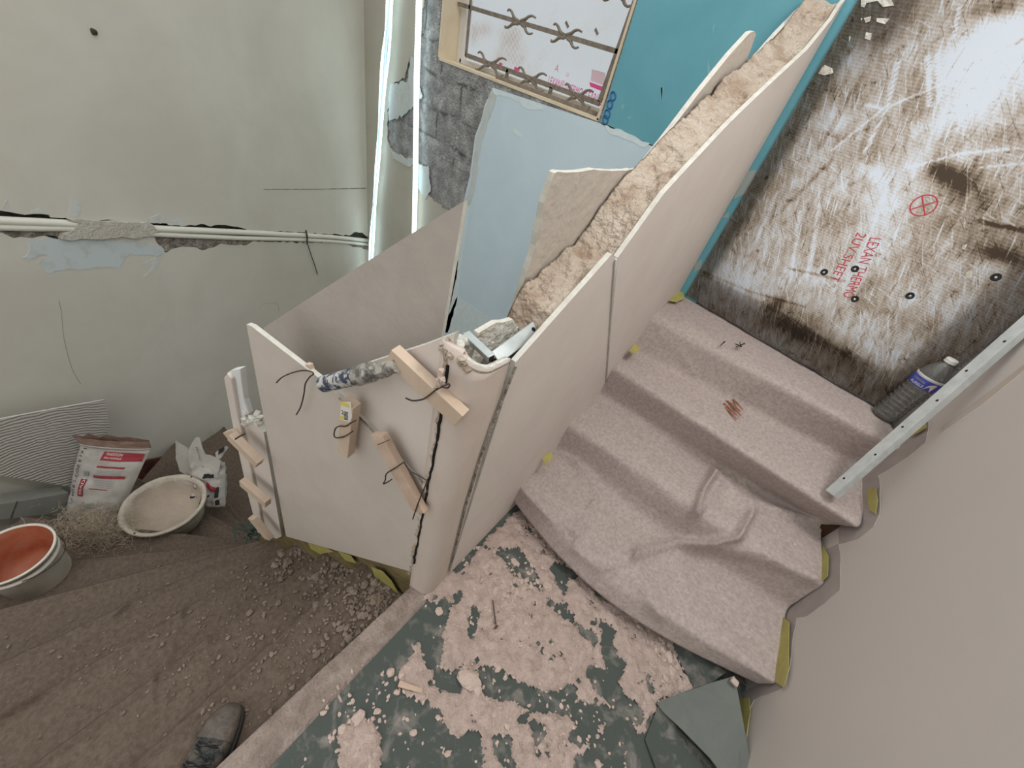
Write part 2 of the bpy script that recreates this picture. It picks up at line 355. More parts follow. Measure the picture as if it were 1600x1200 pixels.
def gridmesh(name, A, m, parent=None, smooth=True, keep=None, org=None):
    r, c = A.shape[:2]; V = A.reshape(-1, 3); F_ = []
    for i in range(r-1):
        for j in range(c-1):
            q = [i*c+j, i*c+j+1, (i+1)*c+j+1, (i+1)*c+j]
            if keep is None or (keep[i, j] and keep[i+1, j+1] and keep[i, j+1] and keep[i+1, j]): F_.append(q)
    me = bpy.data.meshes.new(name)
    o0 = parent_loc(parent) if parent else Vector((float(V[:, 0].mean()), float(V[:, 1].mean()), float(V[:, 2].min())))
    me.from_pydata([tuple(v) for v in (V-np.array(o0))], [], F_); me.update()
    if keep is not None:
        bm = bmesh.new(); bm.from_mesh(me); bmesh.ops.delete(bm, geom=[v for v in bm.verts if not v.link_faces], context='VERTS'); bm.to_mesh(me); bm.free()
    me.materials.append(m)
    if smooth: me.polygons.foreach_set('use_smooth', [True]*len(me.polygons))
    o = bpy.data.objects.new(name, me); COL.objects.link(o)
    if parent: o.parent = parent
    else: o.location = o0
    return o
def lump(c, r, sq=(1, 1, .6), sub=1, seed=0, rough=.35):
    bm = bmesh.new(); bmesh.ops.create_icosphere(bm, subdivisions=sub, radius=1); V = []
    rz = random.uniform(0, 6.28); cs, sn = math.cos(rz), math.sin(rz)
    for v in bm.verts:
        k = 1+rough*noise.noise(v.co*1.3+Vector((seed*3.1, seed, 0))); x, y, z = v.co.x*k*sq[0], v.co.y*k*sq[1], v.co.z*k*sq[2]
        V.append(Vector(c)+Vector((x*cs-y*sn, x*sn+y*cs, z))*r)
    Fc = [[v.index for v in f.verts] for f in bm.faces]; bm.free(); return V, Fc
# ================================================================== THE SETTING
# back wall with the window hole and the wide boarded-up opening
WX0, WX1, WZ0, WZ1 = -3.056, -1.515, 1.30, 2.75
DX0, DX0b, DX1, DZ0 = -.528, -.435, .258, .882
parts = [box((-4.35, 2.09, -3.3), (WX0, 2.29, 3.3)), box((WX0, 2.09, -3.3), (WX1, 2.29, WZ0)), box((WX0, 2.09, WZ1), (WX1, 2.29, 3.3)),
         box((WX1, 2.09, -3.3), (DX0, 2.29, 3.3)), box((DX0, 2.09, -3.3), (DX1, 2.29, DZ0)), box((DX0, 2.09, 1.765), (DX0b, 2.29, 3.3)),
         box((DX0b, 2.09, 2.95), (DX1, 2.29, 3.3)), box((DX1, 2.09, -3.3), (1.2, 2.29, 3.3))]
V, F_ = joinVF(parts); wall_back = struct(mesh('wall_back', V, F_, MAS))
# left wall: masonry core, two plaster faces leaving a torn chase between them
n = LEFT.n; t0 = LEFT.t(LEFT.at(0, 0)); tc_ = (Vector((-4.16, 2.09, 0))-LEFT.P0).dot(LEFT.d)
V, F_ = prism([LEFT.at(-3.4, -3.3), LEFT.at(tc_, -3.3), LEFT.at(tc_, 3.3), LEFT.at(-3.4, 3.3)], n, .2)
V = [v-n*.035 for v in V]; wall_left = struct(mesh('wall_left', V, F_, DARK))
up = [(-60, 322), (0, 329), (22, 331), (40, 336), (76, 335), (83, 340), (108, 339), (114, 343), (160, 344), (240, 350), (256, 349), (290, 353), (312, 351), (330, 354), (355, 351), (378, 356), (392, 360), (430, 361), (470, 363), (530, 367), (545, 368), (555, 363), (566, 364), (577, 372)]
lo = [(-60, 366), (0, 366), (20, 371), (60, 369), (92, 372), (97, 364), (120, 360), (235, 366), (245, 378), (258, 397), (268, 390), (285, 385), (300, 386), (320, 391), (334, 385), (345, 381), (380, 385), (395, 378), (430, 378), (500, 379), (538, 380), (552, 385), (565, 387), (577, 392)]
U = jag([LEFT(*p) for p in up], .012, .025, False, n); Lw = jag([LEFT(*p) for p in lo], .014, .025, False, n)
plate('plaster_face', [LEFT.at(tc_, U[-1].z)]+[LEFT.at(tc_, 3.3), LEFT.at(-3.4, 3.3), LEFT.at(-3.4, U[0].z)]+U[:-1], n, .03, PLASTER, wall_left, edge=TORN)
plate('plaster_face', [LEFT.at(-3.4, Lw[0].z)]+Lw[:-1]+[LEFT.at(tc_, Lw[-1].z), LEFT.at(tc_, -3.3), LEFT.at(-3.4, -3.3)], n, .03, PLASTER, wall_left, edge=TORN)
# torn rim below the chase
for q in ([(-60, 358), (0, 358), (98, 358), (96, 366), (60, 372), (20, 374), (-60, 372)], [(238, 368), (300, 372), (380, 376), (400, 377), (392, 384), (345, 386), (334, 391), (318, 397), (300, 389), (270, 396), (258, 402), (246, 386)], [(536, 376), (577, 382), (577, 398), (560, 392), (545, 386)]):
    A = LEFT.off(-.008); plate('torn_rim', [A(*p) for p in q], n, .012, TORN, wall_left, ja=.01)
# smears of filler and mortar on the left wall
LP = LEFT.off(.002)
plate('mortar_patch', [LEFT.off(.022)(*p) for p in [(108, 342), (150, 345), (200, 348), (240, 351), (250, 362), (236, 369), (180, 374), (96, 374), (100, 365), (118, 358), (125, 350)]], n, .05, CEM, wall_left, ja=.012)
for q in ([(45, 376), (90, 373), (150, 374), (210, 378), (252, 383), (262, 398), (245, 401), (215, 397), (192, 402), (188, 418), (150, 419), (120, 421), (92, 423), (70, 424), (62, 412), (78, 402), (72, 398), (50, 404), (40, 404)],):
    plate('filler_smear', [LP(*p) for p in q], n, .004, FILL, wall_left, ja=.02)
for q in ([(4, 326), (9, 312), (13, 324), (22, 331), (6, 331)], [(112, 309), (124, 313), (127, 330), (118, 342), (108, 335)], [(230, 341), (248, 335), (258, 340), (252, 350), (236, 349)], [(260, 346), (283, 342), (289, 352), (262, 352)], [(48, 330), (62, 326), (68, 333), (50, 334)], [(225, 432), (230, 430), (226, 438)],
          [(240, 438), (250, 440), (270, 449), (268, 452)], [(162, 710), (168, 706), (172, 716), (168, 718)], [(330, 666), (334, 667), (339, 677), (335, 677)], [(224, 412), (256, 396), (244, 420), (228, 434), (240, 414)]):
    plate('filler_smear', [LP(*p) for p in q], n, .003, FILLW, wall_left, ja=.006)
plate('scratch', [LP(*p) for p in [(412, 295.4), (500, 295.0), (572, 293.6), (572, 294.8), (500, 296.2), (412, 296.4)]], n, .002, TORN, wall_left)
V, F_ = joinVF([tubeVF(smoothline([LEFT.off(.002)(*p) for p in [(92+0*i, 470), (96, 490), (100, 530), (112, 575), (126, 600)]], 5), .0011, 4), tubeVF(smoothline([LEFT.off(.002)(*p) for p in [(338, 490), (345, 515), (348, 540)]], 5), .0011, 4), tubeVF(smoothline([LEFT.off(.002)(*p) for p in [(404, 482), (412, 475), (432, 474), (436, 486)]], 5), .001, 4)])  if 0 else joinVF([tubeVF(smoothline([LEFT.off(.0)(*p) for p in [(92, 470), (96, 490), (100, 530), (112, 575), (126, 600)]], 5), .0016, 4), tubeVF(smoothline([LEFT.off(.0)(*p) for p in [(404, 482), (412, 475), (432, 474), (436, 486)]], 5), .0014, 4)])
mesh('pencil_mark', V, F_, mat('faint_scuff', (.33, .31, .26), rough=.8), wall_left)
A = LEFT.off(.004); V, F_ = lump(A(147, 50), .013, (1, 1, 1), 2, 3, .5); mesh('screw_hole', V, F_, DARK, wall_left)
# conduits in the chase
for k, (pp, lab) in enumerate(((([(-60, 341), (0, 344.5), (60, 347), (120, 350), (180, 353.5), (240, 357), (300, 359.5), (380, 363), (460, 367), (520, 370.5), (577, 376)]), 'upper cream plastic conduit running along the torn chase of the left wall'),
                               (([(-60, 351), (0, 354.5), (60, 356), (120, 356.5), (180, 361), (240, 365.5), (300, 368.5), (380, 372), (460, 374), (520, 377), (577, 382)]), 'lower cream plastic conduit running along the torn chase of the left wall'))):
    B = LEFT.off(.0); c = tube('conduit', [B(*p) for p in pp], .021 if k == 0 else .018, PVC, seg=12, n=3); tag(c, lab, 'conduit', 'conduits in the left wall chase')
w = tube('tie_wire', [LEFT.off(.03)(*p) for p in [(479, 365), (480, 378), (486, 398), (492, 415), (496, 429)]], .0045, WIRE); tag(w, 'short dark wire hanging down from the wall conduits near the corner', 'wire')
for q in ([(479, 363), (480, 380)],): mesh('wire_loop', *tubeVF([LEFT.off(.035)(*p) for p in [(478, 360), (480, 370), (480, 381)]], .008, 6), WIRE, w)
# plaster layer left of the window, with a ragged edge towards the bare blockwork
n = BACK.n
e = [(664, -60), (663, 0), (655, 25), (652, 60), (650, 88), (640, 92), (634, 108), (628, 126), (613, 132), (606, 160), (604, 200), (607, 226), (618, 240), (640, 247), (655, 262), (653, 280), (662, 300), (684, 318), (702, 332), (716, 345), (716, 420)]
E_ = jag([PY(*p, 2.072) for p in e], .03, .03, False, n)
plate('plaster_face', [Vector((-4.16, 2.072, 3.3))]+[Vector((E_[0].x, 2.072, 3.3))]+E_+[Vector((E_[-1].x, 2.072, -3.3)), Vector((-4.16, 2.072, -3.3))], n, .02, PLB, wall_back, edge=TORN)
for q in ([(610, 132), (636, 128), (642, 88), (650, 100), (652, 130), (660, 150), (648, 160), (640, 175), (608, 190), (606, 160)], [(650, 255), (668, 262), (672, 300), (664, 312), (650, 290)], [(612, 238), (648, 252), (640, 262), (615, 250)]):
    plate('filler_smear', [PY(*p, 2.066) for p in q], n, .006, FILL, wall_back, ja=.02)
# rough exposed blocks
xs = np.linspace(-3.55, -2.2, 150); zs = np.linspace(.7, 2.75, 210); Xg, Zg = np.meshgrid(xs, zs); A = np.zeros(Xg.shape+(3,)); J = np.zeros(Xg.shape)
for i in range(Xg.shape[0]):
    for j in range(Xg.shape[1]):
        x, z = Xg[i, j], Zg[i, j]; w1 = .03*noise.noise(Vector((x*6, z*6, 1)))
        row = (z+w1+.16*0)/.20; fr = row-math.floor(row); off = .25 if int(math.floor(row)) % 2 else 0; cx = (x+w1+off)/.5; fc = cx-math.floor(cx)
        jt = max(math.exp(-((min(fr, 1-fr)*.20)/.010)**2), math.exp(-((min(fc, 1-fc)*.5)/.010)**2)); jt *= max(0, min(1, .6+2.2*noise.noise(Vector((x*5, z*5, 7)))))
        h = .010*noise.noise(Vector((x*11, z*11, 0)))+.006*noise.noise(Vector((x*38, z*38, 4)))+.012*max(0, noise.noise(Vector((x*4, z*4, 9))))
        A[i, j] = (x, 2.087-h*.55+.003*jt, z); J[i, j] = jt*.85
PX, PY_ = proj(A); keep = in_poly(PX, PY_, [(600, -80), (694, -80), (691, 60), (688, 96), (775, 128), (775, 150), (742, 330), (730, 420), (600, 420)])
o = gridmesh('exposed_blockwork', A, MAS, wall_back, keep=None)
at = o.data.attributes.new('joint', 'FLOAT', 'POINT'); at.data.foreach_set('value', J.reshape(-1).astype(np.float32))
bm = bmesh.new(); bm.from_mesh(o.data); bmesh.ops.delete(bm, geom=[v for v in bm.verts if not ((v.co.x+o.parent.location.x) < WX0-.005 or (v.co.z+o.parent.location.z) < WZ0-.02)], context='VERTS'); bm.to_mesh(o.data); bm.free()
plate('blue_filler_edge', [PY(*p, 2.068) for p in [(770, 140), (758, 168), (752, 190), (744, 215), (740, 245), (736, 280), (730, 306), (726, 320), (733, 320), (742, 292), (748, 250), (752, 222), (764, 188), (776, 150)]], n, .008, FILL, wall_back, ja=.012)
V, F_ = box((-3.11, 2.05, 1.70), (-3.02, 2.09, 1.79)); mesh('socket_recess', V, F_, DARK, wall_back)
# skirting by the sacks
struct(plate('baseboard_left', [LEFT.off(.018)(*p) for p in [(205, 724), (232, 719), (275, 711), (300, 706), (345, 698), (390, 688), (390, 738), (345, 726), (300, 722), (275, 732), (232, 748), (205, 760)]], LEFT.n, .018, SKIRT))
# right wall
tb = RIGHT.t(Vector((RIGHT.P0.x, RIGHT.P0.y, 0)))
tcr = (2.09-RIGHT.P0.y)/RIGHT.d.y
V, F_ = prism([RIGHT.at(-3.4, -1.2), RIGHT.at(tcr, -1.2), RIGHT.at(tcr, 3.3), RIGHT.at(-3.4, 3.3)], RIGHT.n, .15); wall_right = struct(mesh('wall_right', V, F_, RWALL))
B = RIGHT.off(.0015)
for q in ([(1150, 1205), (1168, 1150), (1172, 1104), (1178, 1092), (1210, 1080), (1226, 1074), (1234, 1040), (1240, 990), (1244, 965), (1262, 962), (1285, 945), (1312, 922), (1313, 862), (1308, 850), (1280, 862), (1262, 900), (1225, 945), (1200, 1060), (1150, 1085)], [(1310, 850), (1340, 842), (1366, 822), (1374, 804), (1376, 780), (1372, 742), (1420, 712), (1446, 690), (1452, 662), (1442, 640), (1400, 680), (1340, 740), (1310, 800)]):
    plate('bare_band', [B(*p) for p in q], RIGHT.n, .003, RBAND, wall_right, ja=.006, step=.03)
plate('trowel_line', [B(*p) for p in [(1470, 668), (1560, 600), (1605, 566), (1608, 572), (1540, 628), (1472, 676)]], RIGHT.n, .002, mat('tan_stain', (.50, .42, .35), (.54, .475, .435), 9), wall_right)
# lower well floor
V, F_ = box((-4.6, -3.2, -3.35), (1.4, 2.2, -3.2)); struct(mesh('floor', V, F_, DARK))
# ---------------------------------------------------------------- upper flight (solid stair under the fleece)
NOS = [((822, 765), (1215, 1068), .18), ((895, 665), (1287, 912), .36), ((964, 576), (1345, 826), .54), ((1023, 494), (1412, 703), .72)]
BAS = [((865, 704), (1228, 950), .18), ((945, 622), (1282, 820), .36), ((994, 551), (1357, 737), .54), ((1060, 455), (1382, 645), .72)]
def ext(a, b, ka, kb): return a-(b-a)*ka, b+(b-a)*kb
parts = []
for k in range(4):
    a, b = PZ(*NOS[k][0], NOS[k][2]), PZ(*NOS[k][1], NOS[k][2]); c, d = PZ(*BAS[k][0], NOS[k][2]), PZ(*BAS[k][1], NOS[k][2])
    a, b = ext(a, b, .0, .035); c, d = ext(c, d, .0, .035)
    if k == 3: c.y = d.y = 2.05
    dz = Vector((0, 0, .06)); f = (d-b).normalized(); g = (c-a).normalized()
    a, b = a+g*.015, b+f*.015
    T = [a-dz+g*.12, b-dz+f*.085, d-dz+f*.05, c-dz+g*.05]; Bm = [Vector((p.x, p.y, -.2)) for p in (a+g*.15, b+f*.10, T[2], T[3])]
    parts.append((T+Bm, [[0, 1, 2, 3], [0, 4, 5, 1], [1, 5, 6, 2], [2, 6, 7, 3], [3, 7, 4, 0], [7, 6, 5, 4]]))
V, F_ = joinVF(parts); stair_up = struct(mesh('floor_upper_flight', V, F_, WOODD))
# landing slab
N0a, N0b = PZ(627, 930, 0), PZ(385, 1155, 0); dN = (N0b-N0a).normalized()
q = [N0a, N0a+dN*2.4, Vector((1.35, -2.0, 0)), Vector((.86, -.2, 0)), Vector((.62, 1.16, 0)), Vector((-.47, 1.05, 0)), Vector((-.385, .47, 0)), Vector((-.43, .36, 0))]
V, F_ = prism([p-Vector((0, 0, .012)) for p in q], Vector((0, 0, 1)), .2); struct(mesh('floor_landing', V, F_, OLIVE))
# nosing strip of the landing
J0, J1 = PZ(667, 940, .0), PZ(430, 1190, 0); dJ = (J1-J0).normalized()
def stripgrid():
    A = np.zeros((60, 24, 3)); zs = [(-.03, -.03), (-.006, -.006), (.0, 0)]
    for i in range(60):
        t = i/59*2.3; a = N0a+dN*t-dN*.08; b = J0+dJ*t-dJ*.08
        for j in range(24):
            u = j/23
            p = a.lerp(b, max(0, (u-.12)/.88)); z = .004*nz(p, 30)+.003*nz(p, 90)
            if u < .12: z -= ((.12-u)/.12)**2*.05; p = p-(b-a).normalized()*math.sin((.12-u)/.12*1.5)*.012*0
            if j > 21: z -= .004
            A[i, j] = (p.x, p.y, .002+z)
    return A
o = gridmesh('stair_nosing', stripgrid(), STRIP); tag(o, 'dust-caked pale nosing strip along the landing edge above the lower steps', 'stair nosing')
# lower flight: fan of winder treads
LN = [((627, 930), (385, 1155)), ((558, 885), (205, 1195)), ((510, 860), (50, 1195)), ((465, 848), (0, 1120)), ((417, 845), (0, 1035)), ((402, 845), (0, 951)), ((400, 846), (95, 877)), ((400, 846), (160, 820)), ((400, 841), (322, 801)), ((392, 826), (352, 780))]
LL = []
lens = [1.9, 1.9, 1.9, 1.95, 2.0, 2.05, 1.75, 1.32, 1.12, 1.12]
for k, (a, b) in enumerate(LN):
    z = -.18*k; a, b = PZ(*a, z), PZ(*b, z); d = (b-a).normalized(); LL.append((a-d*.05, a+d*lens[k], z))
LL.append((LL[-1][0]+Vector((-.12, .22, -.18)), LL[-1][1]+Vector((-.25, .35, -.18)), -1.80))
def dUC(k):
    a, b, _ = LL[k]; return (b-a).normalized()
def prof():
    rows = []
    for k in range(1, len(LL)):
        a0, b0, z0 = LL[k-1]; a1, b1, z1 = LL[k]
        uc = Vector((-dUC(k-1).y, dUC(k-1).x, 0))*.03; rows.append((Vector((a0.x, a0.y, z0-.02))+uc*.6, Vector((b0.x, b0.y, z0-.02))+uc*.6)); rows.append((Vector((a0.x, a0.y, z1))+uc, Vector((b0.x, b0.y, z1))+uc)); e1 = Vector((-dUC(k).y, dUC(k).x, 0)); zz1 = Vector((0, 0, .013)); rows.append((a1+e1*.035, b1+e1*.035)); rows.append((a1+e1*.012+zz1, b1+e1*.012+zz1)); rows.append((a1-Vector((0, 0, .002)), b1-Vector((0, 0, .002))))
    return rows
rows = prof()
# solid core
parts = []
for k in range(1, len(LL)):
    a0, b0, _z = LL[k-1]; a1, b1, z1 = LL[k]; a0 = Vector((a0.x, a0.y, z1)); b0 = Vector((b0.x, b0.y, z1)); dz = Vector((0, 0, .02)); T = [a0-dz, b0-dz, b1-dz, a1-dz]
    T[2] = T[2].lerp(T[1], .06); T[3] = T[3].lerp(T[0], .12)
    Bm = [Vector((p.x, p.y, p.z-.4)) for p in T]; parts.append((T+Bm, [[0, 1, 2, 3], [0, 4, 5, 1], [1, 5, 6, 2], [2, 6, 7, 3], [3, 7, 4, 0], [7, 6, 5, 4]]))
V, F_ = joinVF(parts); struct(mesh('floor_lower_flight', V, F_, OLIVE))
def drape(rows, nc, per, folds, amp, down, cut=.22, bulge=None, nscale=(9, 34), smoothk=2):
    P = []
    for i in range(len(rows)-1):
        for k in range(per):
            t = k/per; P.append((rows[i][0].lerp(rows[i+1][0], t), rows[i][1].lerp(rows[i+1][1], t)))
    P.append(rows[-1]); A = np.zeros((len(P), nc, 3)); us = np.linspace(0, 1, nc)
    a = np.array([list(p[0]) for p in P]); b = np.array([list(p[1]) for p in P])
    for _ in range(smoothk):
        for M_ in (a, b): M_[1:-1] = .25*M_[:-2]+.5*M_[1:-1]+.25*M_[2:]
    A = a[:, None, :]*(1-us)[None, :, None]+b[:, None, :]*us[None, :, None]
    if bulge is not None: A = bulge(A, us)
    for i in range(A.shape[0]):
        for j in range(nc):
            v = A[i, j]; k = amp[0]*noise.noise(Vector(v)*nscale[0])+amp[1]*noise.noise(Vector(v)*nscale[1]+Vector((5, 5, 5))); A[i, j, 2] += k; A[i, j, 1] -= k*.5*down
    X, Y = proj(A)
    for pl, am, w in folds:
        D = dseg(X, Y, pl); g = am*(np.exp(-(D/w)**2)*.5+.6*np.exp(-D/w*1.6)); A[..., 2] += g*.85; A[..., 1] -= g*.6*down
    return A
# fleece on the lower flight
foldsL = [([(200, 944), (140, 997), (105, 1042), (52, 1091), (0, 1123)], .020, 5), ([(287, 948), (276, 997), (262, 1039)], .018, 4), ([(241, 1056), (241, 1090), (210, 1161), (203, 1200)], .014, 4), ([(325, 997), (326, 1046), (318, 1091)], .016, 4), ([(178, 1105), (208, 1160)], .01, 4),
          ([(475, 890), (500, 905), (520, 915)], .01, 5), ([(280, 1130), (300, 1140), (305, 1150)], .012, 5)]
A = drape(rows, 240, 14, foldsL, (.004, .0022), 0, nscale=(8, 40), smoothk=0)
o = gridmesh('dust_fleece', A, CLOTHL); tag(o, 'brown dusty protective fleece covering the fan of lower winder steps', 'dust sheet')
# fleece on the upper flight
rU = []
a0, b0 = PZ(824, 790, .03), PZ(1206, 1082, .06)
def cl(px, z): return PZ(*px, z)
n1 = (cl(NOS[0][0], .18), cl(NOS[0][1], .18)); hem = (n1[0]+Vector((0, -.01, -.10)), n1[1]+Vector((-.02, -.005, -.07)))
rU = [hem, n1]
for k in range(4):
    rU.append((cl(BAS[k][0], NOS[k][2]), cl(BAS[k][1], NOS[k][2])))
    if k < 3: rU.append((cl(NOS[k+1][0], NOS[k+1][2]), cl(NOS[k+1][1], NOS[k+1][2])))
rU = [ext(a, b, .035, 0) for a, b in rU]
def bul(A, us):
    nr = A.shape[0]
    for i in range(nr):
        w = max(0, 1-i/28.0); s = np.sin(np.pi*np.clip(us, 0, 1))**1.0
        A[i, :, 1] -= .085*w*s; A[i, :, 2] -= .03*w*s
    # the lower half hangs loose: slack over the second riser
    for i in range(19, 45):
        w = math.sin((i-19)/26*math.pi); s = np.exp(-((us-.62)/.30)**2); A[i, :, 1] -= .035*w*s; A[i, :, 2] += .01*w*s
    return A
foldsU = [([(1086, 802), (1098, 765), (1113, 741)], .050, 7), ([(1113, 741), (1165, 784), (1240, 806), (1325, 828)], .040, 8), ([(995, 866), (1055, 847), (1100, 852), (1150, 842), (1172, 802)], .045, 8), ([(1060, 849), (1130, 856), (1190, 866), (1272, 902)], .022, 9),
          ([(868, 706), (900, 722), (937, 765)], .018, 6), ([(822, 772), (850, 800), (905, 832)], .016, 8), ([(905, 830), (925, 790), (960, 775)], .012, 8), ([(995, 866), (1000, 900), (1030, 960)], .02, 12), ([(1070, 500), (1100, 520), (1118, 538)], .012, 4), ([(850, 745), (880, 790)], .012, 7),
          ([(940, 860), (990, 866)], .015, 9), ([(1160, 740), (1172, 800)], .012, 5), ([(1140, 620), (1125, 660)], .006, 4), ([(1290, 915), (1200, 880), (1110, 856)], .014, 6), ([(1205, 1062), (1140, 1010), (1080, 940), (1060, 870)], .012, 10), ([(995, 866), (940, 890), (900, 860)], .014, 7), ([(955, 690), (990, 720), (1020, 765)], -.006, 8), ([(1030, 520), (1070, 560), (1095, 600)], .005, 4), ([(1145, 745), (1100, 790), (1075, 830)], .014, 5), ([(870, 780), (905, 800), (900, 850)], .012, 5), ([(925, 740), (935, 775), (915, 800)], .008, 4), ([(860, 800), (930, 880), (1000, 930)], -.012, 9)]
A = drape(rU, 200, 12, foldsU, (.0035, .0014), 1, bulge=bul, smoothk=3)
o = gridmesh('dust_fleece', A, CLOTH); tag(o, 'pinkish grey protective fleece draped and wrinkled over the upper flight of steps', 'dust sheet')
m_ = o.modifiers.new('thick', 'SOLIDIFY'); m_.thickness = .003; m_.offset = -1
# ================================================================== LANDING COVER
gx = np.arange(-.50, 1.05, .0065); gy = np.arange(-1.0, 1.22, .0065); Xg, Yg = np.meshgrid(gx, gy)
W3 = np.stack([Xg, Yg, np.zeros_like(Xg)], -1); PX, PYv = proj(W3)
def fld(): return np.zeros(Xg.shape)
pink = [[(690, 905), (720, 860), (770, 815), (820, 775), (850, 800), (905, 850), (960, 905), (1000, 940), (1042, 985), (1060, 1040), (1088, 1082), (1028, 1094), (1012, 1120), (1003, 1156), (975, 1130), (960, 1125), (940, 1150), (900, 1190), (880, 1260), (755, 1260), (740, 1140), (700, 1110), (690, 1050), (686, 1000), (690, 960), (700, 930)],
        [(618, 1052), (640, 1030), (655, 1000), (660, 1030), (690, 1060), (720, 1090), (760, 1110), (800, 1140), (800, 1260), (700, 1260), (690, 1110), (650, 1095), (625, 1080)],
        [(530, 1140), (548, 1112), (566, 1116), (590, 1128), (600, 1160), (600, 1260), (520, 1260)], [(655, 935), (668, 915), (700, 890), (740, 850), (720, 920), (690, 950), (672, 945)]]
green = [[(782, 858), (809, 855), (836, 891), (848, 927), (830, 915), (800, 888), (776, 867)], [(851, 930), (887, 960), (890, 968), (870, 962), (858, 950)], [(893, 966), (935, 999), (929, 1004), (902, 988)], [(858, 879), (884, 886), (887, 933), (872, 918)], [(887, 892), (899, 890), (899, 908), (887, 905)],
         [(941, 975), (959, 984), (962, 1026), (980, 1035), (968, 1065), (956, 1062), (941, 1020)], [(917, 1042), (947, 1052), (1000, 1110), (1000, 1135), (968, 1108), (929, 1080)], [(680, 1052), (716, 1046), (722, 1087), (680, 1070)],
         [(749, 1047), (779, 1044), (815, 1068), (848, 1086), (878, 1080), (902, 1056), (908, 1062), (893, 1095), (938, 1101), (1000, 1118), (965, 1140), (890, 1125), (815, 1101), (770, 1090), (745, 1080)], [(680, 1120), (710, 1149), (749, 1140), (756, 1260), (640, 1260), (630, 1110)],
         [(680, 975), (689, 960), (716, 930), (720, 920), (722, 932), (698, 958), (688, 990), (688, 1045), (676, 1047)], [(826, 1128), (854, 1131), (858, 1175), (836, 1190)], [(765, 1150), (797, 1140), (795, 1200), (768, 1180)], [(888, 1140), (930, 1128), (938, 1165), (895, 1160)], [(940, 1190), (1000, 1160), (1040, 1200), (1000, 1260), (930, 1250)],
         [(738, 945), (750, 955), (742, 990), (733, 1000), (735, 965)], [(700, 890), (770, 820), (824, 768), (826, 785), (780, 822), (715, 895)]]
f = fld()-1
for p in pink: f[in_poly(PX, PYv, p)] = 1
for p in green: f[in_poly(PX, PYv, p)] = -1
def blur(a, k, it=2):
    for _ in range(it):
        for ax in (0, 1):
            c = np.cumsum(np.pad(a, [(k+1, k) if i == ax else (0, 0) for i in (0, 1)], mode='edge'), axis=ax)
            a = (np.take(c, np.arange(2*k+1, c.shape[ax]), axis=ax)-np.take(c, np.arange(0, c.shape[ax]-2*k-1), axis=ax))/(2*k+1)
    return a
f = blur(f, 1, 2)
NN = np.array([[noise.noise(Vector((x*14, y*14, 2)))*.6+noise.noise(Vector((x*45, y*45, 3)))*.55+noise.noise(Vector((x*110, y*110, 6)))*.45 for x in gx] for y in gy])
h = f*.8+NN*1.7
H = np.where(h > 0, .0035+.009*np.clip(h, 0, 1.2), .004*h)
L1 = np.array([[noise.noise(Vector((x*30, y*30, 12))) for x in gx] for y in gy]); H = H+np.where(h > 0, .009*np.clip(L1, 0, 1)+.005*np.abs(NN), 0)
A = np.stack([Xg, Yg, H], -1)
rowmin = (h > -.25)
inl = np.ones(Xg.shape, bool)
def side(p, d): return (Xg-p[0])*d[1]-(Yg-p[1])*d[0]
jl = side(J0, dJ) < .022          # to the right of the strip joint
inl &= jl if jl[(np.abs(gy-0.0)).argmin(), (np.abs(gx-.4)).argmin()] else ~jl
inl &= (Yg < 1.0+.16*(Xg+.45)); inl &= (Xg > -.42-.17*(Yg-.47))
rw = (Xg-RIGHT.P0.x)*RIGHT.n.x+(Yg-RIGHT.P0.y)*RIGHT.n.y > .01; inl &= rw
o = gridmesh('plaster_dust', A, DUST, keep=inl & rowmin); tag(o, 'thick caked layer of pink plaster dust trodden over the landing', 'plaster dust', kind='stuff')
B = A.copy(); B[..., 2] = .002+.0018*L1
_q = [J0-dJ*.03, J0+dJ*2.2, Vector((1.35, -2.0, 0)), Vector((.86, -.2, 0)), Vector((.60, 1.12, 0)), Vector((-.47, 1.03, 0)), Vector((-.387, .50, 0)), Vector((-.36, .40, 0))]
o = plate('floor_underlay', [Vector((p.x, p.y, .0035)) for p in _q], Vector((0, 0, 1)), .003, TARP); tag(o, 'dark green underlay sheet covering the landing under the pink dust', 'floor covering')
# rubble: one object of countless crumbs
def rubble(name, areas, m, label, zf, sizes=(.0022, .0062)):
    parts = []
    for cx, cy, sxp, syp, n_, ang in areas:
        for _ in range(n_):
            u, v = random.gauss(0, 1), random.gauss(0, 1); a = math.radians(ang)
            x = cx+u*sxp*math.cos(a)-v*syp*math.sin(a); y = cy+u*sxp*math.sin(a)+v*syp*math.cos(a)
            z = zf(x, y)
            if z is None: continue
            p = PZ(x, y, z); r = random.uniform(*sizes)*(1 if random.random() < .85 else 1.7)
            parts.append(lump(p+Vector((0, 0, r*.25)), r, (1.2, .9, .6), 1, random.random()*50, .5))
    V, F_ = joinVF(parts); return tag(mesh(name, V, F_, m), label[0], label[1], kind='stuff')
def zland(x, y):
    p = PZ(x, y, .008); i = int((p.y-gy[0])/.0065); j = int((p.x-gx[0])/.0065)
    if 0 <= i < len(gy) and 0 <= j < len(gx) and inl[i, j]: return .004 if h[i, j] < 0 else .008
    return None
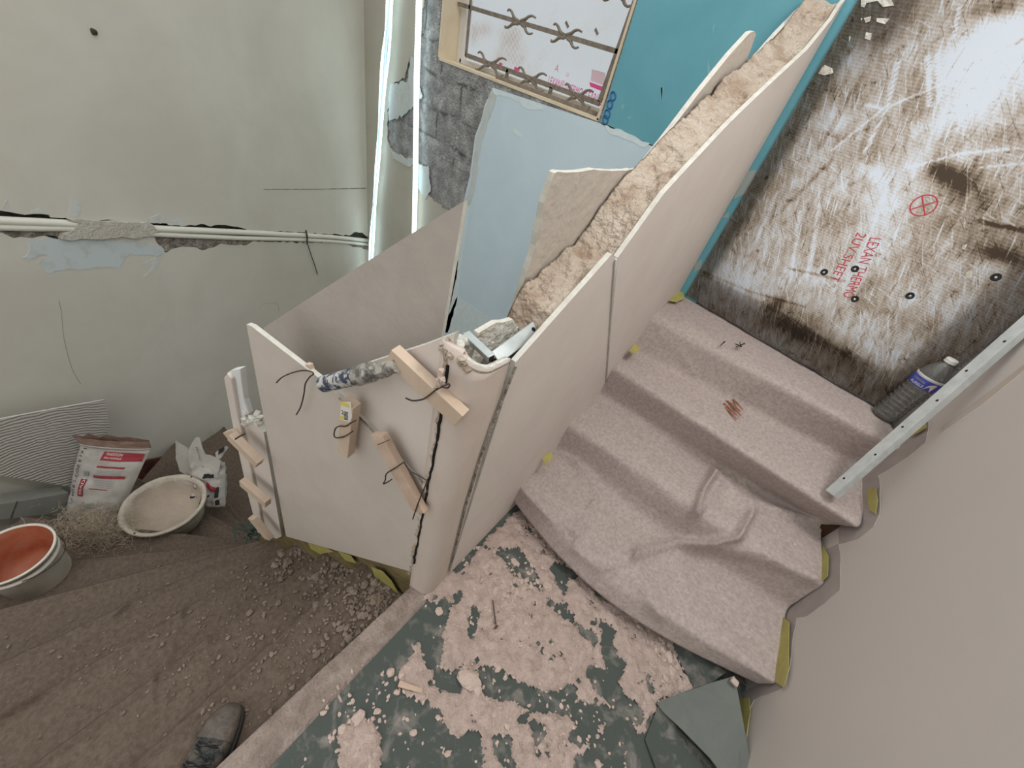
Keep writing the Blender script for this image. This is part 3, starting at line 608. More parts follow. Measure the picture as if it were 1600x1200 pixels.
rubble('plaster_rubble', [(905, 860, 32, 12, 150, 42), (960, 905, 34, 13, 190, 42), (1020, 965, 30, 12, 160, 50), (1060, 1030, 25, 10, 90, 62), (1060, 1085, 22, 10, 70, 0), (790, 905, 40, 22, 110, 30), (850, 830, 24, 14, 60, 40), (555, 1150, 22, 26, 70, 0), (640, 1060, 22, 14, 30, 0), (820, 985, 45, 26, 90, 20), (760, 1020, 60, 50, 100, 0), (880, 1130, 70, 35, 120, 0), (600, 1100, 60, 50, 60, 0), (1100, 1010, 26, 14, 25, 50)], CHUNK, ('scattered pink plaster crumbs lying over the dusty landing', 'rubble'), zland)
rubble('plaster_flakes', [(895, 852, 34, 9, 120, 42), (950, 895, 36, 11, 170, 42), (1010, 950, 30, 11, 170, 50), (1045, 1010, 20, 9, 70, 60), (1065, 1070, 16, 9, 40, 60), (800, 905, 45, 20, 60, 30)], CHUNK, ('larger broken pink plaster flakes heaped along the hem of the upper fleece', 'rubble'), zland, (.0045, .0105))
def lowz(x, y):
    for k in range(1, 7):
        a, b = LN[k-1]; c, d = LN[k]
        if in_poly(np.array([float(x)]), np.array([float(y)]), [a, b, d, c])[0]: return -.18*k+.004
    return None
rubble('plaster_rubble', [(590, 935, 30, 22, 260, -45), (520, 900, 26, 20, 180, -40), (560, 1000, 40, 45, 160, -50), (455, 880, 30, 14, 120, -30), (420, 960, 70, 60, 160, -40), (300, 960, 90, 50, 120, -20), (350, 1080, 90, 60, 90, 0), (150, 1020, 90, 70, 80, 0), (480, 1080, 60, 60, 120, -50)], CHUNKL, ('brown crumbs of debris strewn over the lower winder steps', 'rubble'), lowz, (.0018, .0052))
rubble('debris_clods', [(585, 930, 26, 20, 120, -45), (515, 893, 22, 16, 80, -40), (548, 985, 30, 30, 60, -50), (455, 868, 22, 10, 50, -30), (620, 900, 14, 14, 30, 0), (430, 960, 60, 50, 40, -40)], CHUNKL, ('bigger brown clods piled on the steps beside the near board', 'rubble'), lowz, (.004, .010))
def slab(name, px, z, size, sq, label, cat='plaster lump', m=CHUNK, sub=2):
    V, F_ = lump(PZ(*px, z)+Vector((0, 0, size*sq[2]*.5)), size, sq, sub, px[0]*.1, .35); o = mesh(name, V, F_, m); return tag(o, label, cat)
slab('plaster_lump', (732, 1062), .012, .028, (.85, 1.5, .45), 'largest oblong plaster lump lying in the middle of the landing')
slab('plaster_lump', (746, 1078), .012, .013, (1, 1.2, .6), 'small plaster lump touching the big oblong lump on the landing')
slab('plaster_lump', (610, 1051), .008, .012, (1, 1, .5), 'flat round plaster lump on the green underlay near the lower steps')
slab('plaster_lump', (627, 1056), .008, .010, (1, 1, .6), 'round pale plaster pebble beside the brown splinter on the landing')
slab('plaster_lump', (686, 955), .006, .013, (1, 1.2, .25), 'pale round plaster blob near the foot of the rounded post')
slab('plaster_lump', (535, 1140), .008, .012, (1, 1, .6), 'plaster pebble at the edge of the landing beside the shoe')
slab('plaster_lump', (560, 1122), .010, .017, (1, 1.2, .6), 'knobbly plaster lump at the landing edge above the nosing strip')
V, F_ = beamVF(PZ(623, 1068, .02), PZ(660, 1080, .022), .016, .007, (0, 0, 1), .7); tag(mesh('wood_splinter', V, F_, WOODR, bevel=.001), 'brown wood splinter lying on the landing dust', 'wood splinter')
V, F_ = joinVF([tubeVF([PZ(770, 938, .022), PZ(775, 977, .020)], .0022, 6), lump(PZ(775, 980, .020), .007, (1.3, .8, .6), 1, 2)]); tag(mesh('old_nail', V, F_, WIRE), 'dark nail pressed into the pink dust on the landing', 'nail')
# folded dark membrane at the foot of the right wall
q = [PZ(1026, 1098, .03), PZ(1063, 1083, .07), PZ(1105, 1068, .10), PZ(1148, 1056, .11), PZ(1160, 1120, .10), PZ(1182, 1240, .09), PZ(1150, 1240, .09), PZ(1110, 1185, .07), PZ(1066, 1140, .05), PZ(1036, 1112, .03)]
V = q+[p-Vector((0, 0, .004)) for p in q]; k = len(q); F_ = [list(range(k)), list(range(2*k-1, k-1, -1))]+[[i, (i+1) % k, k+(i+1) % k, k+i] for i in range(k)]
tag(mesh('membrane_offcut', V, F_, MEMB), 'dark grey folded membrane offcut at the foot of the right wall', 'membrane')
q = [PZ(1000, 942, .012), PZ(1030, 955, .03), PZ(1062, 985, .05), PZ(1100, 1025, .06), PZ(1135, 1050, .06), PZ(1108, 1070, .05), PZ(1090, 1085, .02), PZ(1066, 1040, .012), PZ(1044, 985, .01)]
V = q+[p-Vector((0, 0, .004)) for p in q]; k = len(q); F_ = [list(range(k)), list(range(2*k-1, k-1, -1))]+[[i, (i+1) % k, k+(i+1) % k, k+i] for i in range(k)]
tag(mesh('membrane_upstand', V, F_, TARP), 'green underlay edge turned up below the lowest fleece-covered step', 'floor covering')
q = [PZ(1036, 1112, .02), PZ(1066, 1145, .02), PZ(1120, 1200, .02), PZ(1140, 1260, .02), PZ(1090, 1260, .02), PZ(1040, 1240, .02), PZ(1008, 1155, .012), PZ(1030, 1100, .02)]
V, F_ = prism(q, Vector((0, 0, 1)), .004); tag(mesh('membrane_offcut', V, F_, TARP), 'lower dark green sheet edge lying under the folded grey membrane', 'membrane')
V, F_ = box((-.012, -.010, 0), (.012, .010, .012)); c = PZ(1146, 1066, .118); V = [c+Vector(v) for v in V]; tag(mesh('plaster_cube', V, F_, CHUNK, bevel=.003), 'tiny pale square plaster piece on top of the dark membrane', 'plaster lump')
# ================================================================== WINDOW AND BOARDS ON THE BACK WALL
win = struct(thing('window_1', None, None, (WX0, 2.2, WZ0)))
yP = 2.285
parts = [box((WX0-.004, 2.085, WZ0), (WX0+.012, yP, WZ1)), box((WX0, 2.085, WZ0-.004), (WX1, yP, WZ0+.01)), box((WX1-.012, 2.085, WZ0), (WX1+.004, yP, WZ1)), box((WX0, 2.085, WZ1-.01), (WX1, yP, WZ1+.004))]
V, F_ = joinVF(parts); mesh('window_reveal', V, F_, CREAM, win)
parts = [box((WX0+.012, 2.235, WZ0), (WX0+.075, yP, WZ1)), box((WX0+.05, 2.235, WZ0+.01), (WX1, yP, WZ0+.04))]
V, F_ = joinVF(parts); mesh('window_frame', V, F_, mat('white_frame', (.72, .70, .66), (.60, .50, .38), 14, pos=(.55, .75), rough=.6), win, bevel=.004)
zs = np.linspace(WZ0, WZ1, 60); xs = np.linspace(WX0, WX1, 60); Xw, Zw = np.meshgrid(xs, zs); A = np.stack([Xw, np.full(Xw.shape, yP), Zw], -1); px_, py_ = proj(A)
o = gridmesh('window_pane', A, PANE, win, smooth=False)
dv = .08+.55*np.exp(-(np.hypot(px_-760, (py_-48)*1.2)/18)**2)+.5*np.exp(-(np.hypot(px_-797, (py_-58)*1.0)/18)**2)+.35*np.exp(-(np.hypot(px_-800, (py_-100)*1.6)/40)**2)+.4*np.exp(-((py_-60)/30)**2)*np.exp(-((px_-740)/10)**2)
at = o.data.attributes.new('dirt_and_shade', 'FLOAT', 'POINT'); at.data.foreach_set('value', dv.reshape(-1).astype(np.float32))
yT = yP-.004
def T(x, y): return PY(x, y, yT)
a, b = T(855, 131), T(939, 165); text('printed_lettering', 'LEXAN® THERMOCLEAR® 2', a, b-a, (0, 0, 1), .062, MAG, win, fit=(b-a).length)
for p0, s, sz in (((866, 111), '⌂', .05), ((884, 119), 'U', .03)): text('printed_symbol', 'A' if s == '⌂' else s, T(*p0), (1, 0, 0), (0, 0, 1), sz, MAGL, win)
plate('printed_bar', [T(921, 128), T(943, 136), T(944, 144), T(922, 135)], Vector((0, -1, 0)), .001, MAG, win)
plate('printed_panel', [T(925, 108), T(946, 114), T(944, 134), T(923, 126)], Vector((0, -1, 0)), .0005, mat('pale_pink_print', (.80, .62, .72), rough=.6), win)
plate('printed_bar', [T(804, 104), T(812, 107), T(811, 113), T(803, 110)], Vector((0, -1, 0)), .001, MAG, win); plate('printed_bar', [T(780, 97), T(785, 99), T(784, 104), T(779, 101)], Vector((0, -1, 0)), .001, MAG, win)
plate('printed_bar', [T(760, 140-8), T(765, 142-8), T(764, 146-8), T(759, 144-8)], Vector((0, -1, 0)), .001, MAGL, win)
for p0 in ((930, 45), (884, 34)): V, F_ = beamVF(T(*p0), T(p0[0]+4, p0[1]+9), .014, .003, (0, 1, 0)); mesh('paint_fleck', V, F_, IRON, win)
# wrought iron grille
yG = 2.20; g = thing('window_grille', 'rusty iron window grille with wavy star ornaments in the blocked window', 'window grille', (-2.2, yG, WZ0))
def G(x, y): return PY(x, y, yG)
def gb(name, p, q, w=.022, t=.012): V, F_ = beamVF(G(*p), G(*q), w, t, (0, 1, 0)); return mesh(name, V, F_, IRON, g, bevel=.001)
gb('rail', (716, 6), (966, 81)); gb('rail', (728, 86), (937, 162), .026); gb('stile', (739, -40), (728, 88), .018); gb('stile', (1004, -30), (937, 160), .030)
gb('spacer', (794, 108), (790, 124)); gb('spacer', (862, 136), (857, 152))
V, F_ = beamVF(PY(775, 124, 2.13), PY(931, 182, 2.13), .045, .014, (0, 1, 0)); sb = mesh('sill_angle', V, F_, IRON, g, bevel=.002)
def star(cx, cy, s=1.0):
    parts = []
    for arm in ([(-4, -3), (-9, -8), (-12, -16), (-16, -20), (-19, -18)], [(2, -2), (9, -5), (14, -9), (20, -10), (25, -7)], [(-3, 2), (-10, 2), (-17, 7), (-22, 8), (-23, 5)], [(3, 3), (8, 8), (10, 14), (14, 18), (20, 17)]):
        pts = smoothline([G(cx+x*s, cy+y*s) for x, y in arm], 4); rs = [.010*(1-.55*i/len(pts)) for i in range(len(pts))]; parts.append(tubeVF(pts, rs, 6))
    parts.append(lump(G(cx, cy), .014, (1, .6, 1), 1)); V, F_ = joinVF(parts); mesh('star_ornament', V, F_, IRON, g, smooth=True)
for c in ((812, 35), (884, 57), (766, 101), (829, 125), (902, 151), (966, -8)): star(*c)
# plasterboards on the back wall
n = BACK.n; yb = 2.072
def bd(name, px, lab, m, extra=(), ja=0, y=yb):
    o = plate(name, [PY(*p, y) if len(p) == 2 else Vector(p) for p in px], n, .0125, m, edge=PEDGE, ja=ja); return tag(o, lab, 'plasterboard')
bl = [PY(*p, yb) for p in [(770, 137), (757, 165), (752, 187), (742, 213), (738, 245), (734, 275), (727, 303), (724, 322)]]
q = bl+[Vector((bl[-1].x-.02, yb, -3.15)), Vector((-.86, yb, -3.15)), Vector((-.86, yb, 1.275)), PY(1020, 229, yb), PY(935, 192, yb)]
gb_ = plate('plasterboard', q, n, .0125, GREY, edge=PEDGE); tag(gb_, 'pale blue-grey painted plasterboard fixed to the wall below the window', 'plasterboard')
q = [PY(938, 190, yb), Vector((WX1+.004, yb, 3.25)), Vector((-.545, yb, 3.25)), Vector((-.545, yb, 1.29)), PY(1020, 227, yb)]
tb_ = plate('plasterboard', q, n, .0125, TEAL, edge=mat('teal_edge', (.04, .13, .15))); tag(tb_, 'teal moisture-resistant plasterboard right of the window up to the boarded opening', 'plasterboard')
q = [Vector((-.845, yb, .60)), Vector((-.545, yb, .60)), Vector((-.545, yb, 1.28)), Vector((-.845, yb, 1.28))]
tc2 = plate('plasterboard', q, n, .0125, TEAL); tag(tc2, 'narrow teal plasterboard strip beside the top step, below the upper teal board', 'plasterboard')
def sm(par, px, m=FILLW, y=yb-.001, ja=.008): plate('filler_smear', [PY(*p, y) for p in px], n, .002, m, par, ja=ja)
GF = mat('light_joint_filler', (.70, .80, .83), (.62, .74, .78), 20)
for q in ([(803, 200), (808, 203), (817, 212), (816, 217), (806, 211), (800, 206)], [(770, 138), (778, 141), (800, 150), (818, 155), (836, 162), (848, 166), (848, 172), (826, 172), (812, 160), (785, 150), (768, 148)], [(944, 194), (975, 206), (1016, 226), (1008, 231), (975, 217), (950, 208)], [(715, 462), (722, 470), (738, 478), (752, 488), (765, 497), (780, 508), (765, 560), (690, 560), (697, 500)],
          [(728, 318), (733, 322), (714, 470), (700, 520), (694, 520), (712, 440)]): sm(gb_, q, GF)
TL = mat('teal_scuff', (.22, .44, .50), rough=.8)
for q in ([(1033, 135), (1035, 134), (1034, 160), (1032, 158)], [(1106, 92), (1110, 110), (1109, 125), (1105, 112)], [(1032, 134), (1036, 140), (1034, 160)], [(972, 163), (976, 164), (973, 172), (970, 170)], [(982, 182), (987, 183), (984, 187), (980, 186)], [(1114, 40), (1117, 37), (1113, 55)]): sm(tb_, q, TL, ja=.002)
for k, (x, y) in enumerate([(958, 150), (953, 163), (949, 178), (946, 187)]):
    pts = [PY(x+4*math.cos(a), y+7*math.sin(a), yb-.002) for a in np.linspace(0, 6.28, 12)]; mesh('blue_stamp_loop', *tubeVF(pts, .004, 5), BLUEI, tb_)
for q in ([(1165, 268), (1184, 266), (1170, 300), (1146, 312), (1150, 290)], [(1085, 412), (1098, 405), (1096, 420), (1084, 425)], [(1128, 340), (1140, 332), (1138, 342)]): sm(tc2, q, mat('grey_joint_%d' % q[0][0], (.34, .40, .39), rough=.8))
# the smeared polycarbonate sheet across the opening
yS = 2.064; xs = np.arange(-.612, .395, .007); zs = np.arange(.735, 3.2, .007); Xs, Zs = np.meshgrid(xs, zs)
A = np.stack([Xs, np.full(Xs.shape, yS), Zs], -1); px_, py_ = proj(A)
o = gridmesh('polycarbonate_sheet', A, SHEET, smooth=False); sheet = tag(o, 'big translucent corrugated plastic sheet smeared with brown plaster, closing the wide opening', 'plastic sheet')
d = np.full(Xs.shape, .42)  # plaster smears; shadows of outside things and lit areas are painted in too
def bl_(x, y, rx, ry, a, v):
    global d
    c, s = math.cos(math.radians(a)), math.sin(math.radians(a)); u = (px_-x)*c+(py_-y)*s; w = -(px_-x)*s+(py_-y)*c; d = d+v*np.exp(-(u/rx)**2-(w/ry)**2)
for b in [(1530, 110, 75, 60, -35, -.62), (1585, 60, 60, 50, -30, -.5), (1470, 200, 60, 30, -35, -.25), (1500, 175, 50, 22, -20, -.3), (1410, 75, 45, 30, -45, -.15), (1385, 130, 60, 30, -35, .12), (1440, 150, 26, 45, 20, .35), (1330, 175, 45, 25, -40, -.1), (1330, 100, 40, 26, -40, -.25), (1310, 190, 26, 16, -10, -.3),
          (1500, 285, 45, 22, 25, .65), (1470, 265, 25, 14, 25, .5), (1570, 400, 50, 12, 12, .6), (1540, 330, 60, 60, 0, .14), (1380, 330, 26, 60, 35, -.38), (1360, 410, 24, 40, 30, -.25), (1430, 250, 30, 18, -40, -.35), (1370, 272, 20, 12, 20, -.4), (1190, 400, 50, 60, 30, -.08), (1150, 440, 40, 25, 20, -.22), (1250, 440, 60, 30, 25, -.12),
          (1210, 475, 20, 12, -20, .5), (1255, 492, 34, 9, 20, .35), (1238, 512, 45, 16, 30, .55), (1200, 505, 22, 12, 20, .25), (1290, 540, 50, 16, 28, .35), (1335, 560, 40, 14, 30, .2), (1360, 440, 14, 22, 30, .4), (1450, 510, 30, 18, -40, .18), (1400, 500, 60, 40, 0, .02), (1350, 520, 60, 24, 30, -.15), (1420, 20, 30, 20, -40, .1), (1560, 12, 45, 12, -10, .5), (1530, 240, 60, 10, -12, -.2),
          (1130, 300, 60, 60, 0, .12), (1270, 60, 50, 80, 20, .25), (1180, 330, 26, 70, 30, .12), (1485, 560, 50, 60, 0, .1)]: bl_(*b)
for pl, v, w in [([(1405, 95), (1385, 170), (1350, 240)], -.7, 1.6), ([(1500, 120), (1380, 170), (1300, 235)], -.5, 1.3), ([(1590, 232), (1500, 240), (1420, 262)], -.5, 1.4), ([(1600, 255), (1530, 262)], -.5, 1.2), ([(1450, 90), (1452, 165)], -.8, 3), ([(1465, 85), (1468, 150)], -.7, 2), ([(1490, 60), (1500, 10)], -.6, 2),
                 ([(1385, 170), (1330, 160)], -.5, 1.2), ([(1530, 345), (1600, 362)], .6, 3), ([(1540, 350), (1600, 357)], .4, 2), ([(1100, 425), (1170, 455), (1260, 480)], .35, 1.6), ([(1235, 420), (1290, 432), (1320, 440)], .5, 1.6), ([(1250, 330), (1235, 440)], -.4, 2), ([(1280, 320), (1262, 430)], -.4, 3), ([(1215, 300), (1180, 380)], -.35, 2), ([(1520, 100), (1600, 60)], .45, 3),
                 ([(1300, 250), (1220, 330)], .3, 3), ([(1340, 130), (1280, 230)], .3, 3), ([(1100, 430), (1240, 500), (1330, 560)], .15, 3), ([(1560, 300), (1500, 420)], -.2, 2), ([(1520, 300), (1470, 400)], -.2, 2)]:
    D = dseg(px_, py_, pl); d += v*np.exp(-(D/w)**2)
at = o.data.attributes.new('dirt_and_shade', 'FLOAT', 'POINT'); at.data.foreach_set('value', d.reshape(-1).astype(np.float32))
yq = yS-.003
def S(x, y): return PY(x, y, yq)
a, b = S(1360, 370), S(1313, 470); text('printed_lettering', 'LEXAN THERMO', a, b-a, (1, 0, .12), .050, REDI, sheet, fit=(b-a).length*.92)
a, b = S(1340, 362), S(1296, 437); text('printed_lettering', '2UV SHEET', a, b-a, (1, 0, .12), .045, REDI, sheet, fit=(b-a).length)
c = S(1443, 321); pts = [c+Vector((.033*math.cos(t), 0, .033*math.sin(t))) for t in np.linspace(0, 2*math.pi, 25)]
V, F_ = joinVF([tubeVF(pts, .0022, 5, False), tubeVF([c+Vector((-.022, 0, -.022)), c+Vector((.022, 0, .022))], .002, 5), tubeVF([c+Vector((-.022, 0, .022)), c+Vector((.022, 0, -.022))], .002, 5)]); mesh('printed_crossed_circle', V, F_, REDI, sheet)
for k, p in enumerate([(1288, 425), (1336, 420), (1336, 467), (1422, 462), (1556, 433)]):
    V, F_ = joinVF([latheVF([(0, -.004), (.006, -.004), (.007, 0), (.003, .002)], (0, 0, 0), 12), latheVF([(.007, .0015), (.013, .0015), (.013, .003), (.007, .003)], (0, 0, 0), 16)])
    V = [S(*p)+Vector((v.x, -abs(v.z)-.001, v.y)) for v in V]; s = mesh('fixing_screw', V, F_, INK, sheet); V, F_ = lump(S(*p)+Vector((0, -.004, 0)), .0045, (1, 1, 1), 1); mesh('screw_head', V, F_, WHITEI, s)
for q in ([(1345, 10), (1346, -10), (1392, -6), (1398, 6), (1380, 12), (1372, 4), (1352, 6), (1350, 12)], [(1290, 100), (1302, 106), (1303, 112), (1290, 116), (1280, 114), (1286, 104)], [(1350, 30), (1362, 28), (1360, 36), (1352, 38)], [(1372, 28), (1390, 30), (1382, 38), (1370, 36)], [(1352, 52), (1362, 52), (1360, 62), (1350, 60)], [(1325, 56), (1329, 58), (1325, 68)], [(1346, 34), (1348, 30), (1345, 30)], [(1405, 462), (1412, 458), (1416, 464), (1408, 468)], [(1504, 385), (1512, 383), (1511, 391), (1505, 390)], [(1510, 425), (1522, 422), (1520, 434), (1512, 434)], [(1455, 440), (1462, 438), (1458, 444)]):
    plate('plaster_splash', [S(*p) for p in q], n, .002, WHITEP, sheet, ja=.006)
# ================================================================== LED ROPES
Ly = 2.02
a = tube('led_rope', [PY(*p, Ly) for p in [(657, -60), (655, 0), (653, 60), (651, 130), (650, 200), (649, 280), (648, 330), (646, 420)]], .021, LEDM, seg=10, n=4); tag(a, 'brightly glowing straight LED rope hanging nearer the window', 'LED rope', 'hanging LED ropes')
b = thing('led_rope', 'twisted double LED rope hanging nearest the corner of the left wall', 'LED rope', PY(600, 120, Ly), 'hanging LED ropes')
for k, (m_, r, dx) in enumerate(((LEDM, .011, -3.6), (LEDB, .015, 0), (LEDM, .009, 4.0))):
    pts = [PY(x+dx*(1 if y < 200 else .5)+1.0*math.sin(y/22+k*2), y, Ly) for x, y in [(611, -60), (609, 0), (606, 50), (602, 90), (598, 140), (594, 200), (590, 260), (585, 320), (581, 380), (578, 440)]]
    tube('rope_strand', pts, r if k != 1 else .012, m_, b, seg=8, n=4)
# ================================================================== BALUSTRADE BESIDE THE UPPER FLIGHT
def bplate(pl, px, th, lab, m=PBOARD, cat='plaster board', name='plaster_board', extra=(), ja=0, group=None, edge=PEDGE, step=.03):
    pts = [pl(*p) if not isinstance(p, Vector) else p for p in px]; return tag(plate(name, pts, pl.n, th, m, edge=edge, ja=ja, step=step), lab, cat, group)
v = BR(1060, 455); tEnd = (2.068-BR.P0.y)/BR.d.y
top = [(965, 403), (1037, 303), (1080, 256), (1140, 192), (1172, 161), (1210, 125), (1262, 77), (1300, 30), (1315, 6)]
bplate(BR, [(806, 566), (956, 397), (962, 401), (944, 613), (890, 680), (820, 772), (702, 897)], .0125, 'beige plaster board forming the lower half of the balustrade beside the upper flight')
_p, _q = BR(1210, 125), BR(1315, 6); zt = _q.z+(_q.z-_p.z)/(BR.t(_q)-BR.t(_p))*(tEnd-BR.t(_q))
q = [p for p in top if BR.t(BR(*p)) < tEnd-.01]+[BR.at(tEnd, zt), BR.at(tEnd, .735)]+[(1036, 478), (1000, 530), (946, 612)]
bplate(BR, q, .0125, 'long pale plaster board rising beside the upper flight up to the teal wall')
mesh_ = tube('joint_filler', [BR.off(.002)(*p) for p in [(962, 405), (958, 450), (953, 520), (946, 608)]], .0035, PEDGE, n=0); mesh_.scale = (1, 1, 1); tag(mesh_, 'pale filled joint between the two boards beside the upper flight', 'joint')
# plaster infill poured between the two faces
topw = [BR(*p) for p in [(806, 566), (880, 482), (965, 403), (1037, 303), (1080, 256), (1140, 192), (1172, 161), (1210, 125), (1262, 77), (1300, 30), (1315, 6)]]
ts = [BR.t(w) for w in topw]+[tEnd]; zz = [w.z for w in topw]+[zt]
sA = BR.t(BR(868, 486)); S_ = np.linspace(sA, tEnd, 190); C_ = [0, .0, .01, .02, .03, .04, .05, .06, .07, .08, .09, .10, .11, .115, .115, .115]
A = np.zeros((len(S_), len(C_), 3))
for i, s in enumerate(S_):
    ztop = float(np.interp(s, ts, zz)); end = max(0, 1-(s-sA)/.05)
    for j, c in enumerate(C_):
        p = BR.at(s, 0)-BR.n*(.0126+c*.93); sag = -.012-.012*math.sin(c/.115*math.pi)+.016*nz(p+Vector((0, 0, ztop)), 9)+.012*nz(p+Vector((0, 0, ztop)), 30)
        z = ztop+sag-(.10*end*end)+(.02*(c/.115) if s > 1.0 else 0)
        if j in (0, 15): z = ztop-.25
        p = p+BR.d*(.02*noise.noise(Vector((c*40, 3, 5))) if i == 0 else 0); A[i, j] = (p.x, p.y, z)
o = gridmesh('plaster_infill', A, INFILL); tag(o, 'crumbly brown and white plaster infill running up the open top of the balustrade', 'plaster infill')
BF = BR.off(-.125)
def low(pl, px, z): w = pl(*px); return Vector((w.x, w.y, z))
bplate(BF, [(800, 503), (812, 462), (836, 384), (850, 318), (866, 271), (872, 268), (1022, 265), low(BF, (1022, 265), .95), low(BF, (800, 503), .30)], .014, 'comb-marked plaster board with square top standing on the well side beside the rounded post', PROUGH, ja=.004)
bplate(BF.off(-.004), [(1004, 259), (1040, 214), (1090, 148), (1140, 86), (1172, 51), (1179, 49), (1181, 54), (1166, 98), (1150, 132), low(BF, (1150, 132), 1.25), low(BF, (1004, 259), 1.0)], .014, 'pointed triangular plaster board offcut standing against the teal wall side of the balustrade', PROUGH)
_p, _q = BF(1180, 92), BF(1262, 3); zf = _q.z+(_q.z-_p.z)/(BF.t(_q)-BF.t(_p))*(tEnd-BF.t(_q))
bplate(BF, [(1140, 142), (1180, 92), (1216, 50), (1262, 3), BF.at(tEnd, zf), BF.at(tEnd, 1.2), low(BF, (1140, 142), 1.2)], .014, 'upper well-side plaster board running up to the back wall', PBOARD, ja=.003)
# rounded post
PA, PM, PC = Vector((-.433, .348, 0)), Vector((-.357, .374, 0)), Vector((-.381, .484, 0))
def postprof(k):
    cen = (PA+PC)/2+Vector((-.01, .0, 0)); pr = [PA.lerp(PM, t) for t in (0, .25, .5)]
    a, b = PA.lerp(PM, .55), PM.lerp(PC, .42)
    for t in np.linspace(0, 1, 9): pr.append(a*float((1-t)**2)+PM*float(2*t*(1-t))+b*float(t*t))
    pr += [PM.lerp(PC, t) for t in (.6, .8, 1.0)]; return [p.lerp(cen, k) for p in pr]
post = thing('balustrade_post', 'rounded pale plaster corner post between the lower and the upper balustrades', 'post', (PM.x, PM.y, .0))
pr = postprof(0); zs = list(np.linspace(-.02, 1.03, 30)); V = []; F_ = []; nP = len(pr)
tops = [1.095-.055*(i/(nP-1))+(.012*noise.noise(Vector((i*1.7, 0, 3))) if i < 4 else 0) for i in range(nP)]
for z in zs:
    for i, p in enumerate(pr): V.append(Vector((p.x, p.y, z if z < 1.0 else z))+Vector((0, 0, 0)))
for i, p in enumerate(pr): V.append(Vector((p.x, p.y, tops[i])))
for r_ in range(len(zs)):
    for i in range(nP-1): F_.append([r_*nP+i, r_*nP+i+1, (r_+1)*nP+i+1, (r_+1)*nP+i])
o = mesh('casing', V, F_, mat('post_plaster', (.60, .51, .455), (.67, .59, .53), 7, 6, rough=.7, bump=.15, bscale=30, stretch=(1, 1, .4), dist=.006), post, smooth=True); sd = o.modifiers.new('s', 'SOLIDIFY'); sd.thickness = .014; sd.offset = -1 if True else 1
pi = postprof(.17); k0 = 4; sel = list(range(k0, nP)); V = []; F_ = []
for j, i in enumerate(sel):
    o_, q = pr[i], pi[i]; t_ = tops[i]
    for w, z in ((o_.lerp(q, -.05), t_-.010), (o_.lerp(q, .1), t_+.004), (q, t_+.004), (q, t_-.012)): V.append(Vector((w.x, w.y, z)))
for j in range(len(sel)-1):
    for k in range(4): F_.append([j*4+k, j*4+(k+1) % 4, (j+1)*4+(k+1) % 4, (j+1)*4+k])
F_ += [[0, 1, 2, 3], [len(V)-1, len(V)-2, len(V)-3, len(V)-4]]
mesh('casing_rim', V, F_, WHITEP, post, smooth=True)
parts = []
for k in range(60):
    i = random.randint(0, 5); p = pr[i].lerp(pi[i], random.uniform(.0, 1.2)); parts.append(lump(Vector((p.x, p.y, tops[i]-.012+random.uniform(-.008, .006))), random.uniform(.004, .010), (1, 1, .8), 1, k, .6))
V, F_ = joinVF(parts); mesh('rough_top', V, F_, INFILL, post)
V, F_ = tubeVF([BR.off(.004)(*p) for p in [(806, 572), (790, 612), (770, 662), (752, 712), (728, 790), (708, 870), (702, 893)]], .0035, 6); mesh('joint_crack', V, F_, TORN, post)
for _a, _b in (((505, 598), (532, 622)), ((560, 652), (602, 694)), ((640, 738), (664, 759))): pass
mesh('seam_gap', *tubeVF(jag([BL.off(.0115)(*p) for p in [(530, 622), (560, 651), (602, 693), (640, 736), (664, 757)]], .003, .02, False), .0028, 5), TORN, post)
# irregular plaster joint between post and lower boards
pts = [BL.off(.001)(*p) for p in [(706, 545), (700, 580), (694, 620), (688, 660), (680, 700), (671, 745), (662, 790), (655, 835), (648, 870), (641, 893)]]
pts = [p+BL.n*.006 for p in pts]; J_ = jag(pts, .010, .012, False); j = mesh('rough_plaster_joint', *tubeVF(J_, [.007+.004*noise.noise(p*60) for p in J_], 7), INFILL, post)
J2 = jag([BL.off(.013)(*p) for p in [(700, 570), (694, 620), (684, 680), (670, 750), (655, 835), (647, 880)]], .004, .015, False); mesh('joint_gap', *tubeVF(J2, .0035, 6), BLACK, post)
# hollow steel sections in the open top
Bm_ = BR.off(-.05)
def hollow(name, p0, p1, w, t, nrm, lab, holes, grp=None):
    th = thing(name, lab, 'steel section', (Vector(p0)+Vector(p1))/2, grp); V, F_ = beamVF(p0, p1, w, t, nrm); mesh('tube_wall', V, F_, GALV, th, bevel=.002)
    d = (Vector(p1)-Vector(p0)).normalized(); nn = (Vector(nrm)-Vector(nrm).dot(d)*d).normalized(); 
    for h_ in holes:
        c = Vector(p0).lerp(Vector(p1), h_)+nn*(t/2+.0004); s = d.cross(nn); ring = [c+d*(.0055*math.cos(a))+s*(.0055*math.sin(a)) for a in np.linspace(0, 2*math.pi, 17)[:-1]]
        mesh('screw_hole', *prism(ring, nn, .001), BLACK, th)
    V, F_ = beamVF(Vector(p0)-d*.0006, Vector(p0)+d*.001, w*.72, t*.72, nrm); mesh('open_end', V, F_, BLACK, th); return th
up_ = (BR.n*.55+Vector((0, -.3, .8))).normalized()
hollow('steel_tube', Bm_(770, 562), Bm_(868, 489), .032, .028, up_, 'galvanised hollow steel section climbing inside the open top beside the post', (.56,))
bk = hollow('steel_tube', PZ(768, 560, 1.055), PZ(728, 522, 1.055), .017, .014, (0, -.2, 1), 'short grey steel section lying across the open top of the post', ())
V, F_ = beamVF(Bm_.off(.018)(832, 517), Bm_.off(.018)(848, 505), .03, .006, up_); mesh('lug', V, F_, WHITEP, None); bpy.data.objects.remove(bpy.data.objects['lug'])
parts = []
